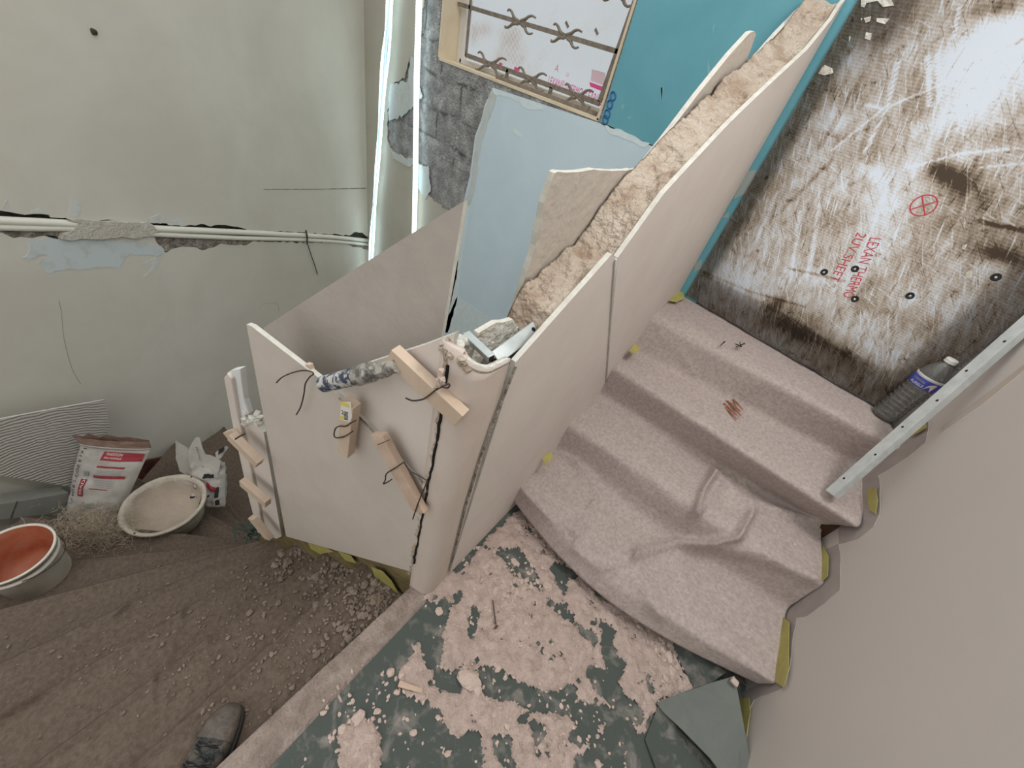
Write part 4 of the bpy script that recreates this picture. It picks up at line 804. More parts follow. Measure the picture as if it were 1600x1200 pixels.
for (x, y, sx_, sy_, n_, r0, r1) in ((765, 528, 26, 10, 60, .006, .018), (800, 512, 14, 8, 24, .004, .010), (866, 466, 9, 14, 24, .008, .018)):
    for _ in range(n_):
        a, b = x+random.gauss(0, 1)*sx_*.6, y+random.gauss(0, 1)*sy_*.6; p = Bm_.off(-.04)(a, b); parts.append(lump(p-Vector((0, 0, .01)), random.uniform(r0, r1), (1, 1, .7), 1, a, .6))
V, F_ = joinVF(parts); tag(mesh('plaster_rubble', V, F_, WHITEP), 'whitish plaster rubble heaped in the open top behind the post', 'rubble', kind='stuff')
bplate(BF.off(.05), [(746, 520), (775, 508), (802, 498), (806, 506), (815, 540), low(BF.off(.05), (815, 540), .8), low(BF.off(.05), (746, 520), .8)], .012, 'broken cream plaster board edge behind the steel sections at the post', WHITEP, ja=.008)
# ================================================================== BALUSTRADE BESIDE THE LOWER FLIGHT
BLF = BL.off(-.12)
p1 = bplate(BL.off(.010), [(385, 507), (393, 510), (505, 596), (530, 621), (565, 655), (600, 694), (640, 737), (664, 760), (658, 800), (650, 850), (641, 893), (560, 870), (447, 838), (425, 720), (404, 610)], .0125, 'large near plaster board with slanted top held by wired battens above the lower steps', mat('near_board_face', (.57, .515, .465), (.62, .56, .51), 5, rough=.6, bump=.04, bscale=60))
p2 = bplate(BL, [(711, 521), (700, 580), (680, 690), (666, 757), (602, 693), (530, 620), (502, 594), (560, 572), (610, 556), (660, 540)], .0125, 'triangular plaster board wired between the large near board and the rounded post')
zz_ = BLF(690, 525).z
bplate(BLF, [(412, 512), (470, 474), (560, 417), (640, 367), (725, 314), (690, 526), low(BLF, (690, 526), -.25), low(BLF, (412, 512), -.75)], .0125, 'inner plaster board with long sloping top edge facing the well behind the near boards', mat('inner_board_face', (.45, .41, .375), (.49, .45, .41), 12, 6, rough=.9, bump=.25, bscale=50, dist=.006))
BW = BL.off(.028)
def batten(pl, a, b, w, t, lab, m=WOODL, tap=1): V, F_ = beamVF(pl(*a), pl(*b), w, t, pl.n, tap); return tag(mesh('wood_batten', V, F_, m, bevel=.0015), lab, 'batten')
b1 = batten(BL.off(.024), (613, 552), (722, 653), .040, .024, 'long wooden batten clamped from the pipe down across the rounded post')
b2 = batten(BL.off(.036), (549, 628), (541, 706), .034, .026, 'short upright batten with barcode sticker clamping the seam of the near boards')
b3 = batten(BL.off(.032), (592, 677), (657, 797), .042, .018, 'wide reddish wooden batten on the seam running down to the rounded post', WOODR)
a_, b_ = BL.off(.0415)(590, 695), BL.off(.0415)(609, 687); V, F_ = tubeVF([a_, b_], .0009, 4); mesh('saw_mark', V, F_, WIRE, b3)
P_ = BL.off(.0497); st = plate('barcode_sticker', [P_(*p) for p in [(533, 628), (548, 628), (550, 652), (546, 660), (531, 655)]], BL.n, .001, WHITEI, b2)
plate('yellow_stripe', [P_.off(.0006)(*p) for p in [(533, 627), (546, 632), (545, 637), (531, 632)]], BL.n, .0008, mat('sticker_yellow', (.72, .62, .16), rough=.5), st)
for k in range(7): plate('barcode_bar', [P_.off(.0006)(537.5+q[0], 643+k*1.9+q[1]) for q in ((0, 0), (6, 1.4), (6, 2.3), (0, 1.0))], BL.n, .0006, INK, st)
c_ = P_.off(.0006)(533, 646); text('sticker_number', '2', c_+Vector((0, 0, .0)), BL.d, (0, 0, 1), .018, INK, st)
plate('yellow_patch', [P_.off(.0006)(*p) for p in [(531, 649), (536, 650), (536, 656), (531, 654)]], BL.n, .0008, MATS['sticker_yellow'], st)
wd = tag(mesh('wood_peg', *beamVF(BL.off(.0)(483, 568), BL.off(.0)(490, 588), .014, .012, BL.n), WOODL, bevel=.001), 'tiny wooden peg standing on the sloping top of the large near board', 'wood peg')
def wire(pl, px, lab, r=.0018): return tag(mesh('tie_wire', *tubeVF(smoothline([pl(*p) for p in px], 5), r, 6), WIRE, smooth=True), lab, 'wire')
wire(BL.off(.03), [(432, 598), (440, 590), (455, 583), (472, 579), (484, 580), (490, 584), (484, 589), (477, 600), (475, 615), (470, 635), (463, 648)], 'bent dark tie wire hooked over the wooden peg on the near board')
wire(BL.off(.053), [(556, 657), (548, 661), (540, 666), (530, 666), (524, 670), (522, 680), (526, 684), (538, 682), (551, 674)], 'dark tie wire looped round the short stickered batten')
wire(BL.off(.045), [(631, 722), (618, 731), (604, 740), (602, 750), (599, 756), (606, 753), (612, 749)], 'dark tie wire crossing the wide reddish batten')
wire(BL.off(.045), [(631, 722), (640, 735), (652, 742), (664, 749), (667, 753), (662, 765), (652, 790), (645, 811)], 'dark tie wire twisting from the reddish batten down to the post joint')
wire(BL.off(.040), [(634, 622), (645, 626), (660, 624), (670, 618), (680, 610), (693, 603), (702, 600), (700, 606), (690, 604)], 'dark tie wire looped round the long batten beside the post')
parts = [lump(BL.off(.038)(690+random.gauss(0, 5), 598+random.gauss(0, 6)), random.uniform(.003, .006), (1, 1, 1), 1, k, .5) for k in range(10)]; V, F_ = joinVF(parts); tag(mesh('plaster_dab', V, F_, CHUNK), 'small plaster dab stuck on the long batten at its wire', 'plaster lump')
# splattered telescopic prop
PL_ = BL.off(.035); pp = thing('steel_prop', 'paint-splattered blue and chrome telescopic prop resting between the near boards', 'prop', PL_(560, 585))
mesh('outer_tube', *tubeVF([PL_(507, 600), PL_(578, 582)], .0195, 20), PIPEM, pp, smooth=False)
mesh('collar', *tubeVF([PL_(560, 587), PL_(580, 581)], .022, 20), PIPES, pp); mesh('inner_tube', *tubeVF([PL_(578, 582), PL_(600, 577)], .013, 16), PIPES, pp); mesh('nut', *tubeVF([PL_(594, 579), PL_(607, 575)], .017, 6), PIPES, pp); mesh('threaded_end', *tubeVF([PL_(605, 575), PL_(621, 571)], .014, 14), PIPES, pp)
mesh('tube_mouth', *tubeVF([PL_(506.5, 600.2), PL_(508.5, 599.6)], .015, 18), BLACK, pp)
# lower post and its battens
BB = BL.off(.0)
bplate(BB, [(366, 668), (376, 664), (398, 660), (412, 676), (424, 744), (440, 838), (432, 842), (414, 835), (400, 790), (384, 735)], .03, 'narrow plaster board strip below the low post at the left end of the balustrade')
cp = thing('balustrade_post', 'short cut-off plaster post with white lit inner face at the far left end', 'post', BB(410, 835))
plate('casing', [BB.off(.012)(*p) for p in [(349, 590), (355, 584), (361, 592), (371, 650), (384, 700), (404, 790), (412, 836), (402, 832), (386, 770), (362, 660)]], BL.n, .03, PBOARD, cp, bevel=.004)
plate('inner_face', [BB(*p) for p in [(354, 583), (362, 578), (375, 576), (377, 598), (381, 625), (388, 647), (371, 656), (362, 620)]], BL.n, .02, mat('lit_inner_plaster', (.72, .74, .74), rough=.8), cp, bevel=.003)  # inner face coloured whiter to stand for the window light on it
parts = [lump(BB(*(370+random.random()*38, 655+random.gauss(0, 4))), random.uniform(.006, .014), (1, 1, .8), 1, k, .6) for k in range(40)]; V, F_ = joinVF(parts); mesh('rough_top', V, F_, WHITEP, cp)
Bq = BL.off(.05)
for a, b, lab in (((362, 680), (406, 724), 'topmost of the three short battens wired across the far left post'), ((379, 752), (419, 786), 'middle one of the three short battens across the far left post'), ((395, 808), (421, 840), 'lowest of the three short battens across the far left post')): batten(Bq, a, b, .050, .026, lab)
batten(Bq.off(-.03), (357, 680), (372, 676), .035, .02, 'small batten end sticking out left of the far left post')
wire(Bq.off(.02), [(368, 686), (374, 682), (382, 678)], 'thin dark wire on the topmost short batten of the far left post', .003)
parts = [];
for k in range(26):
    c = PZ(400+random.gauss(0, 14), 834+random.gauss(0, 6), -1.0); parts.append(tubeVF([c, c+Vector((random.uniform(-.05, .05), random.uniform(-.05, .05), random.uniform(0, .05))), c+Vector((random.uniform(-.08, .08), random.uniform(-.08, .08), 0))], .005, 5))
V, F_ = joinVF(parts); tag(mesh('sheet_scraps', V, F_, NETM), 'dark green plastic scraps bunched under the lowest short batten', 'plastic scraps', kind='stuff')
# olive stair side and yellow tape under the near board
Bs = BL.off(-.012)
bplate(Bs, [(430, 800), (560, 840), (650, 860), (640, 925), (628, 935), (610, 925), (560, 900), (500, 880), (440, 860), (400, 850)], .02, 'olive side board of the lower stair showing under the near board', OLIVE, cat=None, name='trim_1', edge=None)['kind'] = 'structure'
def tape(px, pl=None, z=None, lab='', m=TAPE):
    pts = [pl(*p) if pl else PZ(p[0], p[1], z) for p in px]; nn = pl.n if pl else Vector((0, 0, 1)); return tag(plate('masking_tape', pts, nn, .0015, m, ja=.002), lab, 'tape', 'yellow masking tape pieces')
Bt = BL.off(.003)
tape([(480, 846), (505, 853), (520, 862), (500, 866), (486, 858)], Bt, lab='yellow masking tape under the near board by the fourth nosing')
tape([(580, 886), (598, 893), (612, 908), (622, 926), (614, 930), (600, 915), (585, 900)], Bt, lab='yellow masking tape under the near board beside the post foot')
tape([(528, 862), (548, 868), (556, 880), (540, 876)], Bt, lab='yellow masking tape under the middle of the near board')
Rt = RIGHT.off(.012)
tape([(1206, 966), (1222, 962), (1233, 972), (1232, 1046), (1224, 1074), (1210, 1064), (1205, 1030)], Rt, lab='longest yellow tape strip at the right wall beside the lowest covered step')
tape([(1272, 850), (1282, 846), (1294, 868), (1293, 900), (1276, 914), (1270, 905)], Rt, lab='yellow tape at the right wall beside the second covered step')
tape([(1357, 762), (1368, 762), (1371, 782), (1368, 803), (1358, 796), (1354, 775)], Rt, lab='yellow tape at the right wall just below the leaning steel stud')
tape([(1421, 664), (1444, 652), (1447, 668), (1424, 682)], Rt, lab='yellow tape at the right wall behind the leaning steel stud')
tape([(1152, 1092), (1170, 1090), (1172, 1112), (1166, 1150), (1158, 1148), (1154, 1120)], Rt, lab='olive tape strip at the right wall above the grey membrane')
tape([(1046, 458), (1056, 452), (1067, 456), (1070, 466), (1058, 472), (1046, 470)], None, .735, 'yellow tape at the left end of the top step below the teal strip')
tape([(983, 548), (992, 536), (1001, 544), (992, 553)], None, .60, 'yellow tape scrap at the left end of the second highest riser')
tape([(847, 716), (858, 705), (864, 712), (853, 728)], None, .27, 'yellow tape scrap at the foot of the balustrade near the second step')
tape([(1404, 652), (1418, 640), (1424, 646), (1410, 662)], None, .73, 'yellow tape piece beside the base of the bottle')
# ================================================================== THINGS ON THE UPPER FLIGHT
# leaning galvanised stud
pb = PZ(1296, 770, .575); pt = RIGHT.off(.035)(1606, 498); pt = pb+(pt-pb)*1.25; d = (pt-pb).normalized(); nn = Vector((-.75, -.55, .35)); nn = (nn-nn.dot(d)*d).normalized(); s = d.cross(nn)
stud = thing('steel_stud', 'long perforated galvanised steel stud leaning against the right wall', 'steel stud', pb); w_ = .034
parts = [beamVF(pb, pt, w_, .0015, nn), beamVF(pb+s*w_/2-nn*.013, pt+s*w_/2-nn*.013, .0015, .026, nn), beamVF(pb-s*w_/2-nn*.013, pt-s*w_/2-nn*.013, .0015, .026, nn)]
V, F_ = joinVF(parts); mesh('channel', V, F_, mat('stud_zinc', (.62, .66, .66), (.50, .54, .54), 20, rough=.4, metal=.35), stud)
L_ = (pt-pb).length
for k in range(9):
    c = pb+d*(.07+k*.125)+nn*.0012+s*(.006 if k % 2 else -.004); ring = [c+d*(.0045*math.cos(a))+s*(.0035*math.sin(a)) for a in np.linspace(0, 2*math.pi, 13)[:-1]]
    if .07+k*.125 < L_: mesh('punched_hole', *prism(ring, nn, .0006), BLACK, stud)
# bottle
bc = PZ(1379, 650, .722); Bh = .300; bt = thing('plastic_bottle', 'empty clear ribbed plastic bottle with blue label standing on the top step', 'bottle', bc)
pr_ = [(.0, .004), (.030, 0), (.042, .006)]
for k in range(8): z = .018+k*.0185; pr_ += [(.0450, z), (.0452, z+.004), (.0385, z+.011)]
pr_ += [(.0445, .168), (.0445, .172), (.0435, .174), (.0435, .214), (.0450, .217), (.0450, .224), (.041, .240), (.030, .262), (.019, .278), (.0135, .284), (.0135, .296)]
V, F_ = latheVF(pr_, bc, 36); o = mesh('bottle_body', V, F_, PET, bt, smooth=True); 
V, F_ = latheVF([(.0448, .176), (.0452, .177), (.0452, .211), (.0448, .212)], bc, 36); lb = mesh('bottle_label', V, F_, LABB, bt, smooth=True)
V, F_ = latheVF([(.0452, .212), (.0456, .2125), (.0456, .222), (.0452, .2225)], bc, 36); mesh('label_band', V, F_, mat('pale_label_band', (.62, .62, .60), rough=.4), bt, smooth=True)
V, F_ = latheVF([(0, .287), (.0185, .287), (.0185, .300), (.017, .302), (0, .302)], bc, 24); mesh('bottle_cap', V, F_, CAPM, bt)
def onlabel(s_, ang0, z0, size, m, name):
    c = bpy.data.curves.new('t', 'FONT'); c.body = s_; t = bpy.data.objects.new('t', c); COL.objects.link(t); bpy.context.view_layer.update()
    me = bpy.data.meshes.new_from_object(t.evaluated_get(bpy.context.evaluated_depsgraph_get())); bpy.data.objects.remove(t)
    V = []
    for v in me.vertices: a = ang0+v.co.x*size/.0457; V.append(bc+Vector((.0457*math.cos(a), .0457*math.sin(a), z0+v.co.y*size)))
    mesh(name, V, [list(p.vertices) for p in me.polygons], m, lb)
onlabel('CRISTAL', math.radians(-150), .196, .012, mat('label_gold', (.45, .36, .22), rough=.5), 'label_lettering'); onlabel('AURELE', math.radians(-150), .180, .014, WHITEI, 'label_lettering')
rg = [bc+Vector((.0459*math.cos(a), .0459*math.sin(a), z)) for a, z in ((math.radians(-85), .178), (math.radians(-55), .178), (math.radians(-50), .208), (math.radians(-68), .206), (math.radians(-80), .196))]
mesh('label_picture', rg, [[0, 1, 2, 3, 4]], mat('label_pink', (.65, .42, .42), (.7, .66, .62), 60, rough=.5), lb)
# wood chips, screws
chips = [((1131, 630), (1150, 648)), ((1136, 626), (1157, 642)), ((1146, 624), (1161, 640)), ((1133, 636), (1152, 655)), ((1140, 628), (1158, 650))]
for k, (a, b) in enumerate(chips):
    V, F_ = beamVF(PZ(*a, .545+.006*(k % 3)), PZ(*b, .552+.006*(k % 3)), .010, .006, (0, 0, 1), .6)
    tag(mesh('wood_chip', V, F_, CHIPW, bevel=.001), ['reddish wood chip at the left edge of the little pile on the step', 'reddish wood chip on top of the little pile on the step', 'reddish wood chip at the upper right of the little pile on the step', 'reddish wood chip at the lower edge of the little pile on the step', 'reddish wood chip in the middle of the little pile on the step'][k], 'wood chip', 'reddish wood chips on the upper flight')
def screw(a, b, z, lab): V, F_ = joinVF([tubeVF([PZ(*a, z), PZ(*b, z+.002)], [.0015, .003], 6), lump(PZ(*b, z+.002), .0048, (1, 1, .7), 1, 1, .1)]); tag(mesh('screw', V, F_, INK), lab, 'screw', 'dark screws on the top step')
screw((1126, 540), (1132, 534), .742, 'single dark screw lying on the top step'); screw((1148, 537), (1158, 541), .742, 'left dark screw of the crossed pair on the top step'); screw((1150, 542), (1163, 537), .744, 'right dark screw of the crossed pair on the top step'); screw((1156, 534), (1157, 541), .742, 'dark screw across the crossed pair on the top step')
for p, r, z in (((1242, 850), .006, .40), ((1130, 935), .005, .26), ((1048, 700), .003, .46), ((1170, 995), .004, .25), ((1175, 985), .004, .26), ((1095, 770), .003, .42)):
    V, F_ = lump(PZ(*p, z+.012), r, (1.2, 1, .6), 1, p[0], .4); tag(mesh('plaster_crumb', V, F_, CHUNK), 'small plaster crumb lying on the upper fleece', 'plaster lump', 'plaster crumbs on the upper fleece')
# ================================================================== THINGS ON THE LOWER LEVEL
# bucket
c = Vector((-1.93, -.872, -1.08)); R0, R1, Hb = .118, .150, .255; bk = thing('bucket', 'white plastic bucket with orange residue inside and wire handle', 'bucket', c)
V, F_ = latheVF([(0, .006), (R0-.006, .006), (R0, 0), (R0+.002, .004), (R1-.016, Hb-.075), (R1-.012, Hb-.07), (R1-.003, Hb-.068), (R1-.003, Hb-.052), (R1-.012, Hb-.050), (R1-.010, Hb-.034), (R1-.001, Hb-.032), (R1, Hb-.012), (R1+.004, Hb-.010), (R1+.005, Hb), (R1-.004, Hb+.001), (R1-.006, Hb-.008)], c, 56); mesh('bucket_body', V, F_, BUCKET, bk, smooth=True)
V, F_ = latheVF([(R1-.006, Hb-.006), (R1-.020, Hb-.08), (R0+.001, .08), (R0-.006, .03), (0, .028)], c, 56); mesh('bucket_lining', V, F_, ORANGE, bk, smooth=True)
ha = [c+Vector(((R1+.004)*math.cos(a), (R1+.004)*math.sin(a), Hb-.045-.055*math.sin((a-.1)/math.pi*math.pi))) for a in np.linspace(.1, .1+math.pi, 18)]
ha = [p-Vector(((p-c).x*.02, (p-c).y*.02, 0)) for p in ha]; mesh('bucket_handle', *tubeVF(ha, .0022, 6), WIRE, bk, smooth=True)
# basin
c = Vector((-2.16, -.352, -1.39)); bs = thing('mortar_basin', 'round mortar basin crusted with dried beige plaster', 'basin', c)
pf = [(0, 0), (.155, 0), (.168, .008), (.195, .12), (.205, .172), (.218, .178), (.224, .186), (.222, .196), (.212, .198), (.200, .192), (.188, .165), (.170, .085)]
V, F_ = latheVF(pf, c, 72); V = [v+Vector((nz(v, 14), nz(v, 14, 5), nz(v, 20, 9)))*.003 for v in V]; mesh('basin_body', V, F_, BASINM, bs, smooth=True)
V, F_ = latheVF([(0, .045), (.05, .046), (.10, .055), (.135, .075), (.165, .11), (.186, .16), (.192, .175)], c, 72); V = [v+Vector((nz(v, 9), nz(v, 9, 5), nz(v, 12, 9)))*.012 for v in V]; mesh('plaster_lining', V, F_, PASTE, bs, smooth=True)
for a in (2.2, 5.4): V, F_ = lump(c+Vector((.213*math.cos(a), .213*math.sin(a), .199)), .006, (1, 1, .5), 1); mesh('rim_notch', V, F_, BLACK, bs)
# leaning combed board, grey block
A_ = LEFT.off(.12)
rb = bplate(A_, [(-160, 682), (0, 655), (80, 640), (163, 625), (172, 668), (150, 712), (118, 762), (60, 752), (0, 743), (-160, 716)], .0125, 'plasterboard piece with combed ribbed back leaning on the left wall', RIBB, cat='plasterboard', name='plasterboard_offcut')
N = RIBB.node_tree.nodes; L = RIBB.node_tree.links; t = N.new('ShaderNodeTexCoord'); wv = N.new('ShaderNodeTexWave'); wv.wave_type = 'RINGS'; wv.rings_direction = 'SPHERICAL'; wv.inputs['Scale'].default_value = 17; wv.inputs['Distortion'].default_value = 4; wv.inputs['Detail'].default_value = 1; mp = N.new('ShaderNodeMapping'); mp.inputs['Location'].default_value = (.1, .35, .28)
L.new(t.outputs['Object'], mp.inputs[0]); L.new(mp.outputs[0], wv.inputs[0]); bp = N.new('ShaderNodeBump'); bp.inputs['Strength'].default_value = 1; bp.inputs['Distance'].default_value = .0035; L.new(wv.outputs[1], bp.inputs['Height']); L.new(bp.outputs[0], N['Principled BSDF'].inputs['Normal'])
A_ = LEFT.off(.14); q = [(-80, 802), (0, 788), (52, 780), (107, 770), (107, 800), (52, 806), (0, 812), (-80, 824)]
o = bplate(A_, q, .10, 'low grey block lying along the left wall under the leaning board', FOAM, cat='block', name='foam_block', edge=None)
mesh('block_joint', *tubeVF([A_.off(.001)(27, 783), A_.off(.001)(16, 812)], .0025, 5), DARK, o)
# hemp
parts = []
for k in range(1800):
    x, y = 150+random.gauss(0, 1)*34, 822+random.gauss(0, 1)*17
    p = PZ(x, y, -1.245+random.random()*.07*math.exp(-((x-150)/50)**2-((y-822)/24)**2)*1.5); dd = Vector((random.gauss(0, 1), random.gauss(0, 1), random.gauss(0, .4))).normalized()*random.uniform(.02, .05); m1 = Vector((random.gauss(0, 1), random.gauss(0, 1), abs(random.gauss(0, 1))))*.008
    parts.append(tubeVF([p, p+dd*.5+m1, p+dd], .0009, 3, False))
V, F_ = joinVF(parts); tag(mesh('fibre_tangle', V, F_, HEMP), 'pale tangle of hemp fibre between the bucket and the big sack', 'fibre', kind='stuff')
# sacks
class Pillow:
    def __init__(s, bl, br, tr, tl, thick, wr=.010, out=None):
        s.c = [Vector(v) for v in (bl, br, tr, tl)]; s.th = thick; s.wr = wr; s.n = (s.c[1]-s.c[0]).cross(s.c[3]-s.c[0]).normalized()
        s.n = s.n if s.n.dot(Vector((0, 0, CZ))-s.c[0]) > 0 else -s.n
    def __call__(s, u, v, side=1, off=0):
        a, b, c, d = s.c; p = a*(1-u)*(1-v)+b*u*(1-v)+c*u*v+d*(1-u)*v
        fu, fv = max(0, 1-abs(2*u-1)**3), max(0, 1-abs(2*v-1)**(4 if v < .5 else 2.2)); t = s.th*.5*(max(fu, 0)**.5)*(max(fv, 0)**.5)
        w = s.wr*noise.noise(Vector((u*3, v*9, side*3)))+s.wr*.5*noise.noise(Vector((u*9, v*5, side*7+2)))
        return p+s.n*(side*t+off+(w if 0 < u < 1 and 0 < v < 1 else 0)*side)
    def build(s, name, m, parent, nu=26, nv=34):
        V = []; F_ = []
        for side in (1, -1):
            b0 = len(V)
            for j in range(nv+1):
                for i in range(nu+1): V.append(s(i/nu, j/nv, side))
            for j in range(nv):
                for i in range(nu): F_.append([b0+j*(nu+1)+i, b0+j*(nu+1)+i+1, b0+(j+1)*(nu+1)+i+1, b0+(j+1)*(nu+1)+i])
        return mesh(name, V, F_, m, parent, smooth=True)
    def decal(s, name, u0, v0, u1, v1, m, parent, k=0, off=.004):
        V = []; F_ = []; n_ = 8
        for j in range(3):
            for i in range(n_+1): u = u0+(u1-u0)*i/n_; v = v0+(v1-v0)*j/2+k*(i/n_); V.append(s(u, v, 1, off))
        for j in range(2):
            for i in range(n_): F_.append([j*(n_+1)+i, j*(n_+1)+i+1, (j+1)*(n_+1)+i+1, (j+1)*(n_+1)+i])
        return mesh(name, V, F_, m, parent)
    def text(s, st, u0, v0, du, dv, size, m, parent, off=.0045, name='printed_lettering'):
        c = bpy.data.curves.new('t', 'FONT'); c.body = st; t = bpy.data.objects.new('t', c); COL.objects.link(t); bpy.context.view_layer.update()
        me = bpy.data.meshes.new_from_object(t.evaluated_get(bpy.context.evaluated_depsgraph_get())); bpy.data.objects.remove(t)
        pu, pv = -dv, du; V = [s(u0+v.co.x*du*size+v.co.y*pu*size*.9, v0+v.co.x*dv*size+v.co.y*pv*size*.9, 1, off) for v in me.vertices]
        return mesh(name, V, [list(p.vertices) for p in me.polygons], m, parent)
bl0, br0, tl0, tr0 = PZ(103, 812, -1.42), PZ(178, 824, -1.42), PZ(126, 692, -.96), PZ(236, 700, -.96)
S1 = Pillow(bl0, br0, tr0, tl0, .11, .012); sk = thing('plaster_sack', 'big upright white paper plaster sack with red panels and open brown top', 'sack', (bl0+br0)/2)
body = S1.build('sack_body', PAPER, sk)
S1.decal('red_panel', .42, .84, .98, .94, RED, body); 
for v0, v1, u1 in ((.755, .775, .82), (.63, .665, .88), (.49, .50, .72)): S1.decal('red_bar', .42, v0, u1, v1, RED, body)
S1.text('TRADITION', .46, .90, 1, 0, .045, WHITEI, body); S1.text('PRISE NORMALE', .46, .862, 1, 0, .035, WHITEI, body)
for k in range(5): S1.decal('text_line', .44, .72-k*.017, .80, .723-k*.017, GREYI, body)
for k in range(5): S1.decal('text_line', .44, .60-k*.02, .78, .603-k*.02, GREYI, body)
S1.decal('red_box', .235, .38, .335, .60, RED, body); S1.text('TRADI', .32, .40, 0, 1, .075, WHITEI, body, off=.006)
S1.text('MTZ 1-COZ E 17106', .155, .36, .0, 1, .078, INK, body); S1.decal('grey_emblem', .26, .64, .34, .70, GREYI, body)
S1.text('V', .20, .26, 0, 1, .13, GREYI, body); S1.text('25 kg', .40, .13, 1, 0, .07, GREYI, body)
# open kraft top
V = []; F_ = []; m_ = 24
for j, (hz, wd_) in enumerate(((0, 1.0), (.035, 1.03), (.07, 1.06))):
    for i in range(m_):
        a = 2*math.pi*i/m_; u = .5+.5*math.cos(a)*wd_; p = S1(min(max(u, 0), 1), 1.0, 1)+(tr0-tl0)*((u-min(max(u, 0), 1))); p = p+S1.n*(.045*math.sin(a))+Vector((0, 0, hz+.012*noise.noise(Vector((i*.9, j, 1)))*j)); V.append(p)
for j in range(2):
    for i in range(m_): F_.append([j*m_+i, j*m_+(i+1) % m_, (j+1)*m_+(i+1) % m_, (j+1)*m_+i])
mesh('kraft_top', V, F_, KRAFT, sk, smooth=True); pts = [V[i]+Vector((0, 0, -.004)) for i in range(m_)]+[V[0]]; mesh('torn_paper_edge', *tubeVF(pts, .006, 6), PAPER, sk, smooth=True)
o = mesh('powder', [V[m_+i].lerp((tl0+tr0)/2, .1)-Vector((0, 0, .01)) for i in range(m_)], [list(range(m_))], KRAFT, sk)
bl1, br1, tr1, tl1 = PZ(300, 786, -1.42), PZ(352, 792, -1.42), PZ(352, 722, -1.16), PZ(300, 714, -1.12)
S2 = Pillow(bl1, br1, tr1, tl1, .14, .03); s2 = thing('plaster_sack', 'small crumpled white sack with torn open ears behind the basin', 'sack', (bl1+br1)/2)
b2_ = S2.build('sack_body', PAPER, s2); S2.decal('red_stripe', .62, .52, .92, .62, RED, b2_, k=-.15); S2.decal('dark_print', .10, .22, .70, .26, INK, b2_, k=.08); S2.decal('dark_print', .12, .40, .60, .46, GREYI, b2_, k=.05); S2.decal('dark_print', .55, .70, .80, .78, INK, b2_); S2.decal('dark_print', .85, .1, .93, .5, INK, b2_)
S2.text('9', .42, .88, 1, 0, .14, INK, b2_)
k_ = S2.n; base = (tl1+bl1)/2
def ear(px, dz, m=PAPER, name='sack_flap'):
    D = (tl1-Vector((0, 0, CZ))).dot(k_)
    def pt(p): r = Vector(ray(*p)); return Vector((0, 0, CZ))+r*((D+dz)/r.dot(k_))
    pts = [pt(p) for p in px]; return plate(name, pts, k_, .006, m, s2, ja=.004), pt
ear([(274, 688), (279, 692), (293, 701), (294, 712), (298, 742), (290, 742), (281, 736), (275, 718)], .0)
e2, pt = ear([(294, 703), (300, 692), (306, 683), (312, 684), (315, 700), (321, 710), (330, 712), (345, 720), (340, 745), (298, 744), (294, 720)], .03)
a, b = pt((306, 698)), pt((312, 720)); text('printed_lettering', 'JENU', a+k_*.003, b-a, Vector((1, .3, .2)), .035, GREYI, s2, fit=(b-a).length)
ear([(336, 707), (352, 697), (356, 700), (345, 716), (338, 720)], .02, PAPER); ear([(342, 703), (350, 698), (348, 706), (341, 711)], .04, INK, 'printed_flap')
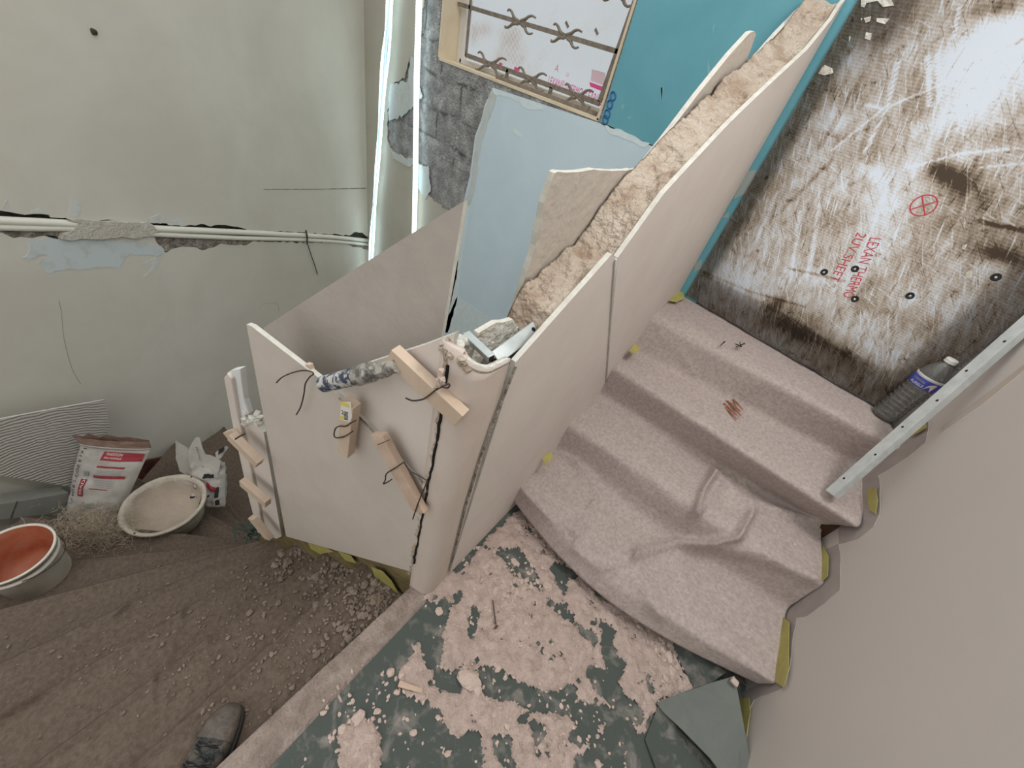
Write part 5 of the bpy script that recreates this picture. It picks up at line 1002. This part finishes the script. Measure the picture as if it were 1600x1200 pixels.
# ================================================================== SHOE
toe = PZ(372, 1101, -.165); hl = PZ(310, 1222, -.165); fd = (hl-toe); fd.z = 0; fd.normalize(); sdv = Vector((-fd.y, fd.x, 0))
sh = thing('work_shoe', 'scuffed dark lace-up work shoe pointing down the lower steps', 'shoe', toe+fd*.14); zb = -.172
def sec(t):
    w = np.interp(t, [0, .015, .05, .10, .16, .21, .25, .285, .30], [.012, .030, .043, .049, .046, .038, .036, .032, .018]); h_ = np.interp(t, [0, .015, .05, .09, .13, .17, .21, .26, .30], [.022, .040, .054, .062, .078, .100, .125, .130, .120]); b = np.interp(t, [0, .05, .15, .3], [-.004, -.006, .0, .0]); return w, h_, b
def shoe_part(name, t0_, t1_, z0_, m, grow=0, n_=22, top=True, cap=1.0):
    V = []; F_ = []; K = 22
    for i in range(n_+1):
        t = t0_+(t1_-t0_)*i/n_; w, h_, b = sec(t); w += grow; c = toe+fd*t+sdv*b
        for k in range(K):
            a = 2*math.pi*k/K; ca, sa = math.cos(a), math.sin(a); x = w*math.copysign(abs(ca)**.8, ca)*(1 if sa < 0 else (1-.35*sa*min(1, t/.16))); z = (h_*cap/2+grow)*math.copysign(abs(sa)**.75, sa)+h_*cap/2
            p = c+sdv*x; V.append(Vector((p.x, p.y, zb+z0_+z)))
    for i in range(n_):
        for k in range(K): F_.append([i*K+k, i*K+(k+1) % K, (i+1)*K+(k+1) % K, (i+1)*K+k])
    F_ += [list(range(K)), [n_*K+k for k in range(K)]]; return mesh(name, V, F_, m, sh, smooth=True)
shoe_part('upper', .0, .30, .012, LEATH, 0, 26); shoe_part('toe_cap', .0, .085, .013, TOECAP, .0018, 12)
V = []; K = 40
out_ = []
for s_ in (1, -1):
    for t in (np.linspace(0, .30, 20) if s_ == 1 else np.linspace(.30, 0, 20)): w, h_, b = sec(t); out_.append(toe+fd*t+sdv*(b+s_*(w+.006)))
q = [Vector((p.x, p.y, zb+.022)) for p in out_]; V, F_ = prism(q, Vector((0, 0, 1)), .024); mesh('sole', V, F_, SOLE, sh, bevel=.003)
for k in range(5):
    t = .098+k*.020; w, h_, b = sec(t); c = toe+fd*t+sdv*b; zt_ = zb+.012+h_; sg = 1 if k % 2 else -1
    pts = [c+sdv*x+fd*(sg*.007*(x/.03))+Vector((0, 0, 0)) for x in (-.030, -.016, 0, .016, .030)]; pts = [Vector((p.x, p.y, zt_+dz)) for p, dz in zip(pts, (-.010, .001, .005, .001, -.010))]
    mesh('lace', *tubeVF(smoothline(pts, 4), .0030, 7), LEATH, sh, smooth=True)
    pts = [Vector((p.x, p.y, p.z+.001)) for p in [q_+fd*.010*(1 if j < 2 else -1)*0+fd*(.010*(j-2)/2) for j, q_ in enumerate(pts)]]; mesh('lace', *tubeVF(smoothline(pts, 4), .0026, 7), INK, sh, smooth=True)
for t, x, r, m_ in ((.045, .005, .010, SOLE), (.032, -.006, .007, CHUNK)):
    w, h_, b = sec(t); c = toe+fd*t+sdv*(b+x); V, F_ = lump(Vector((c.x, c.y, zb+.011+h_)), r, (1.2, .8, .15), 2, 4, .5); mesh('toe_scuff', V, F_, m_, sh)
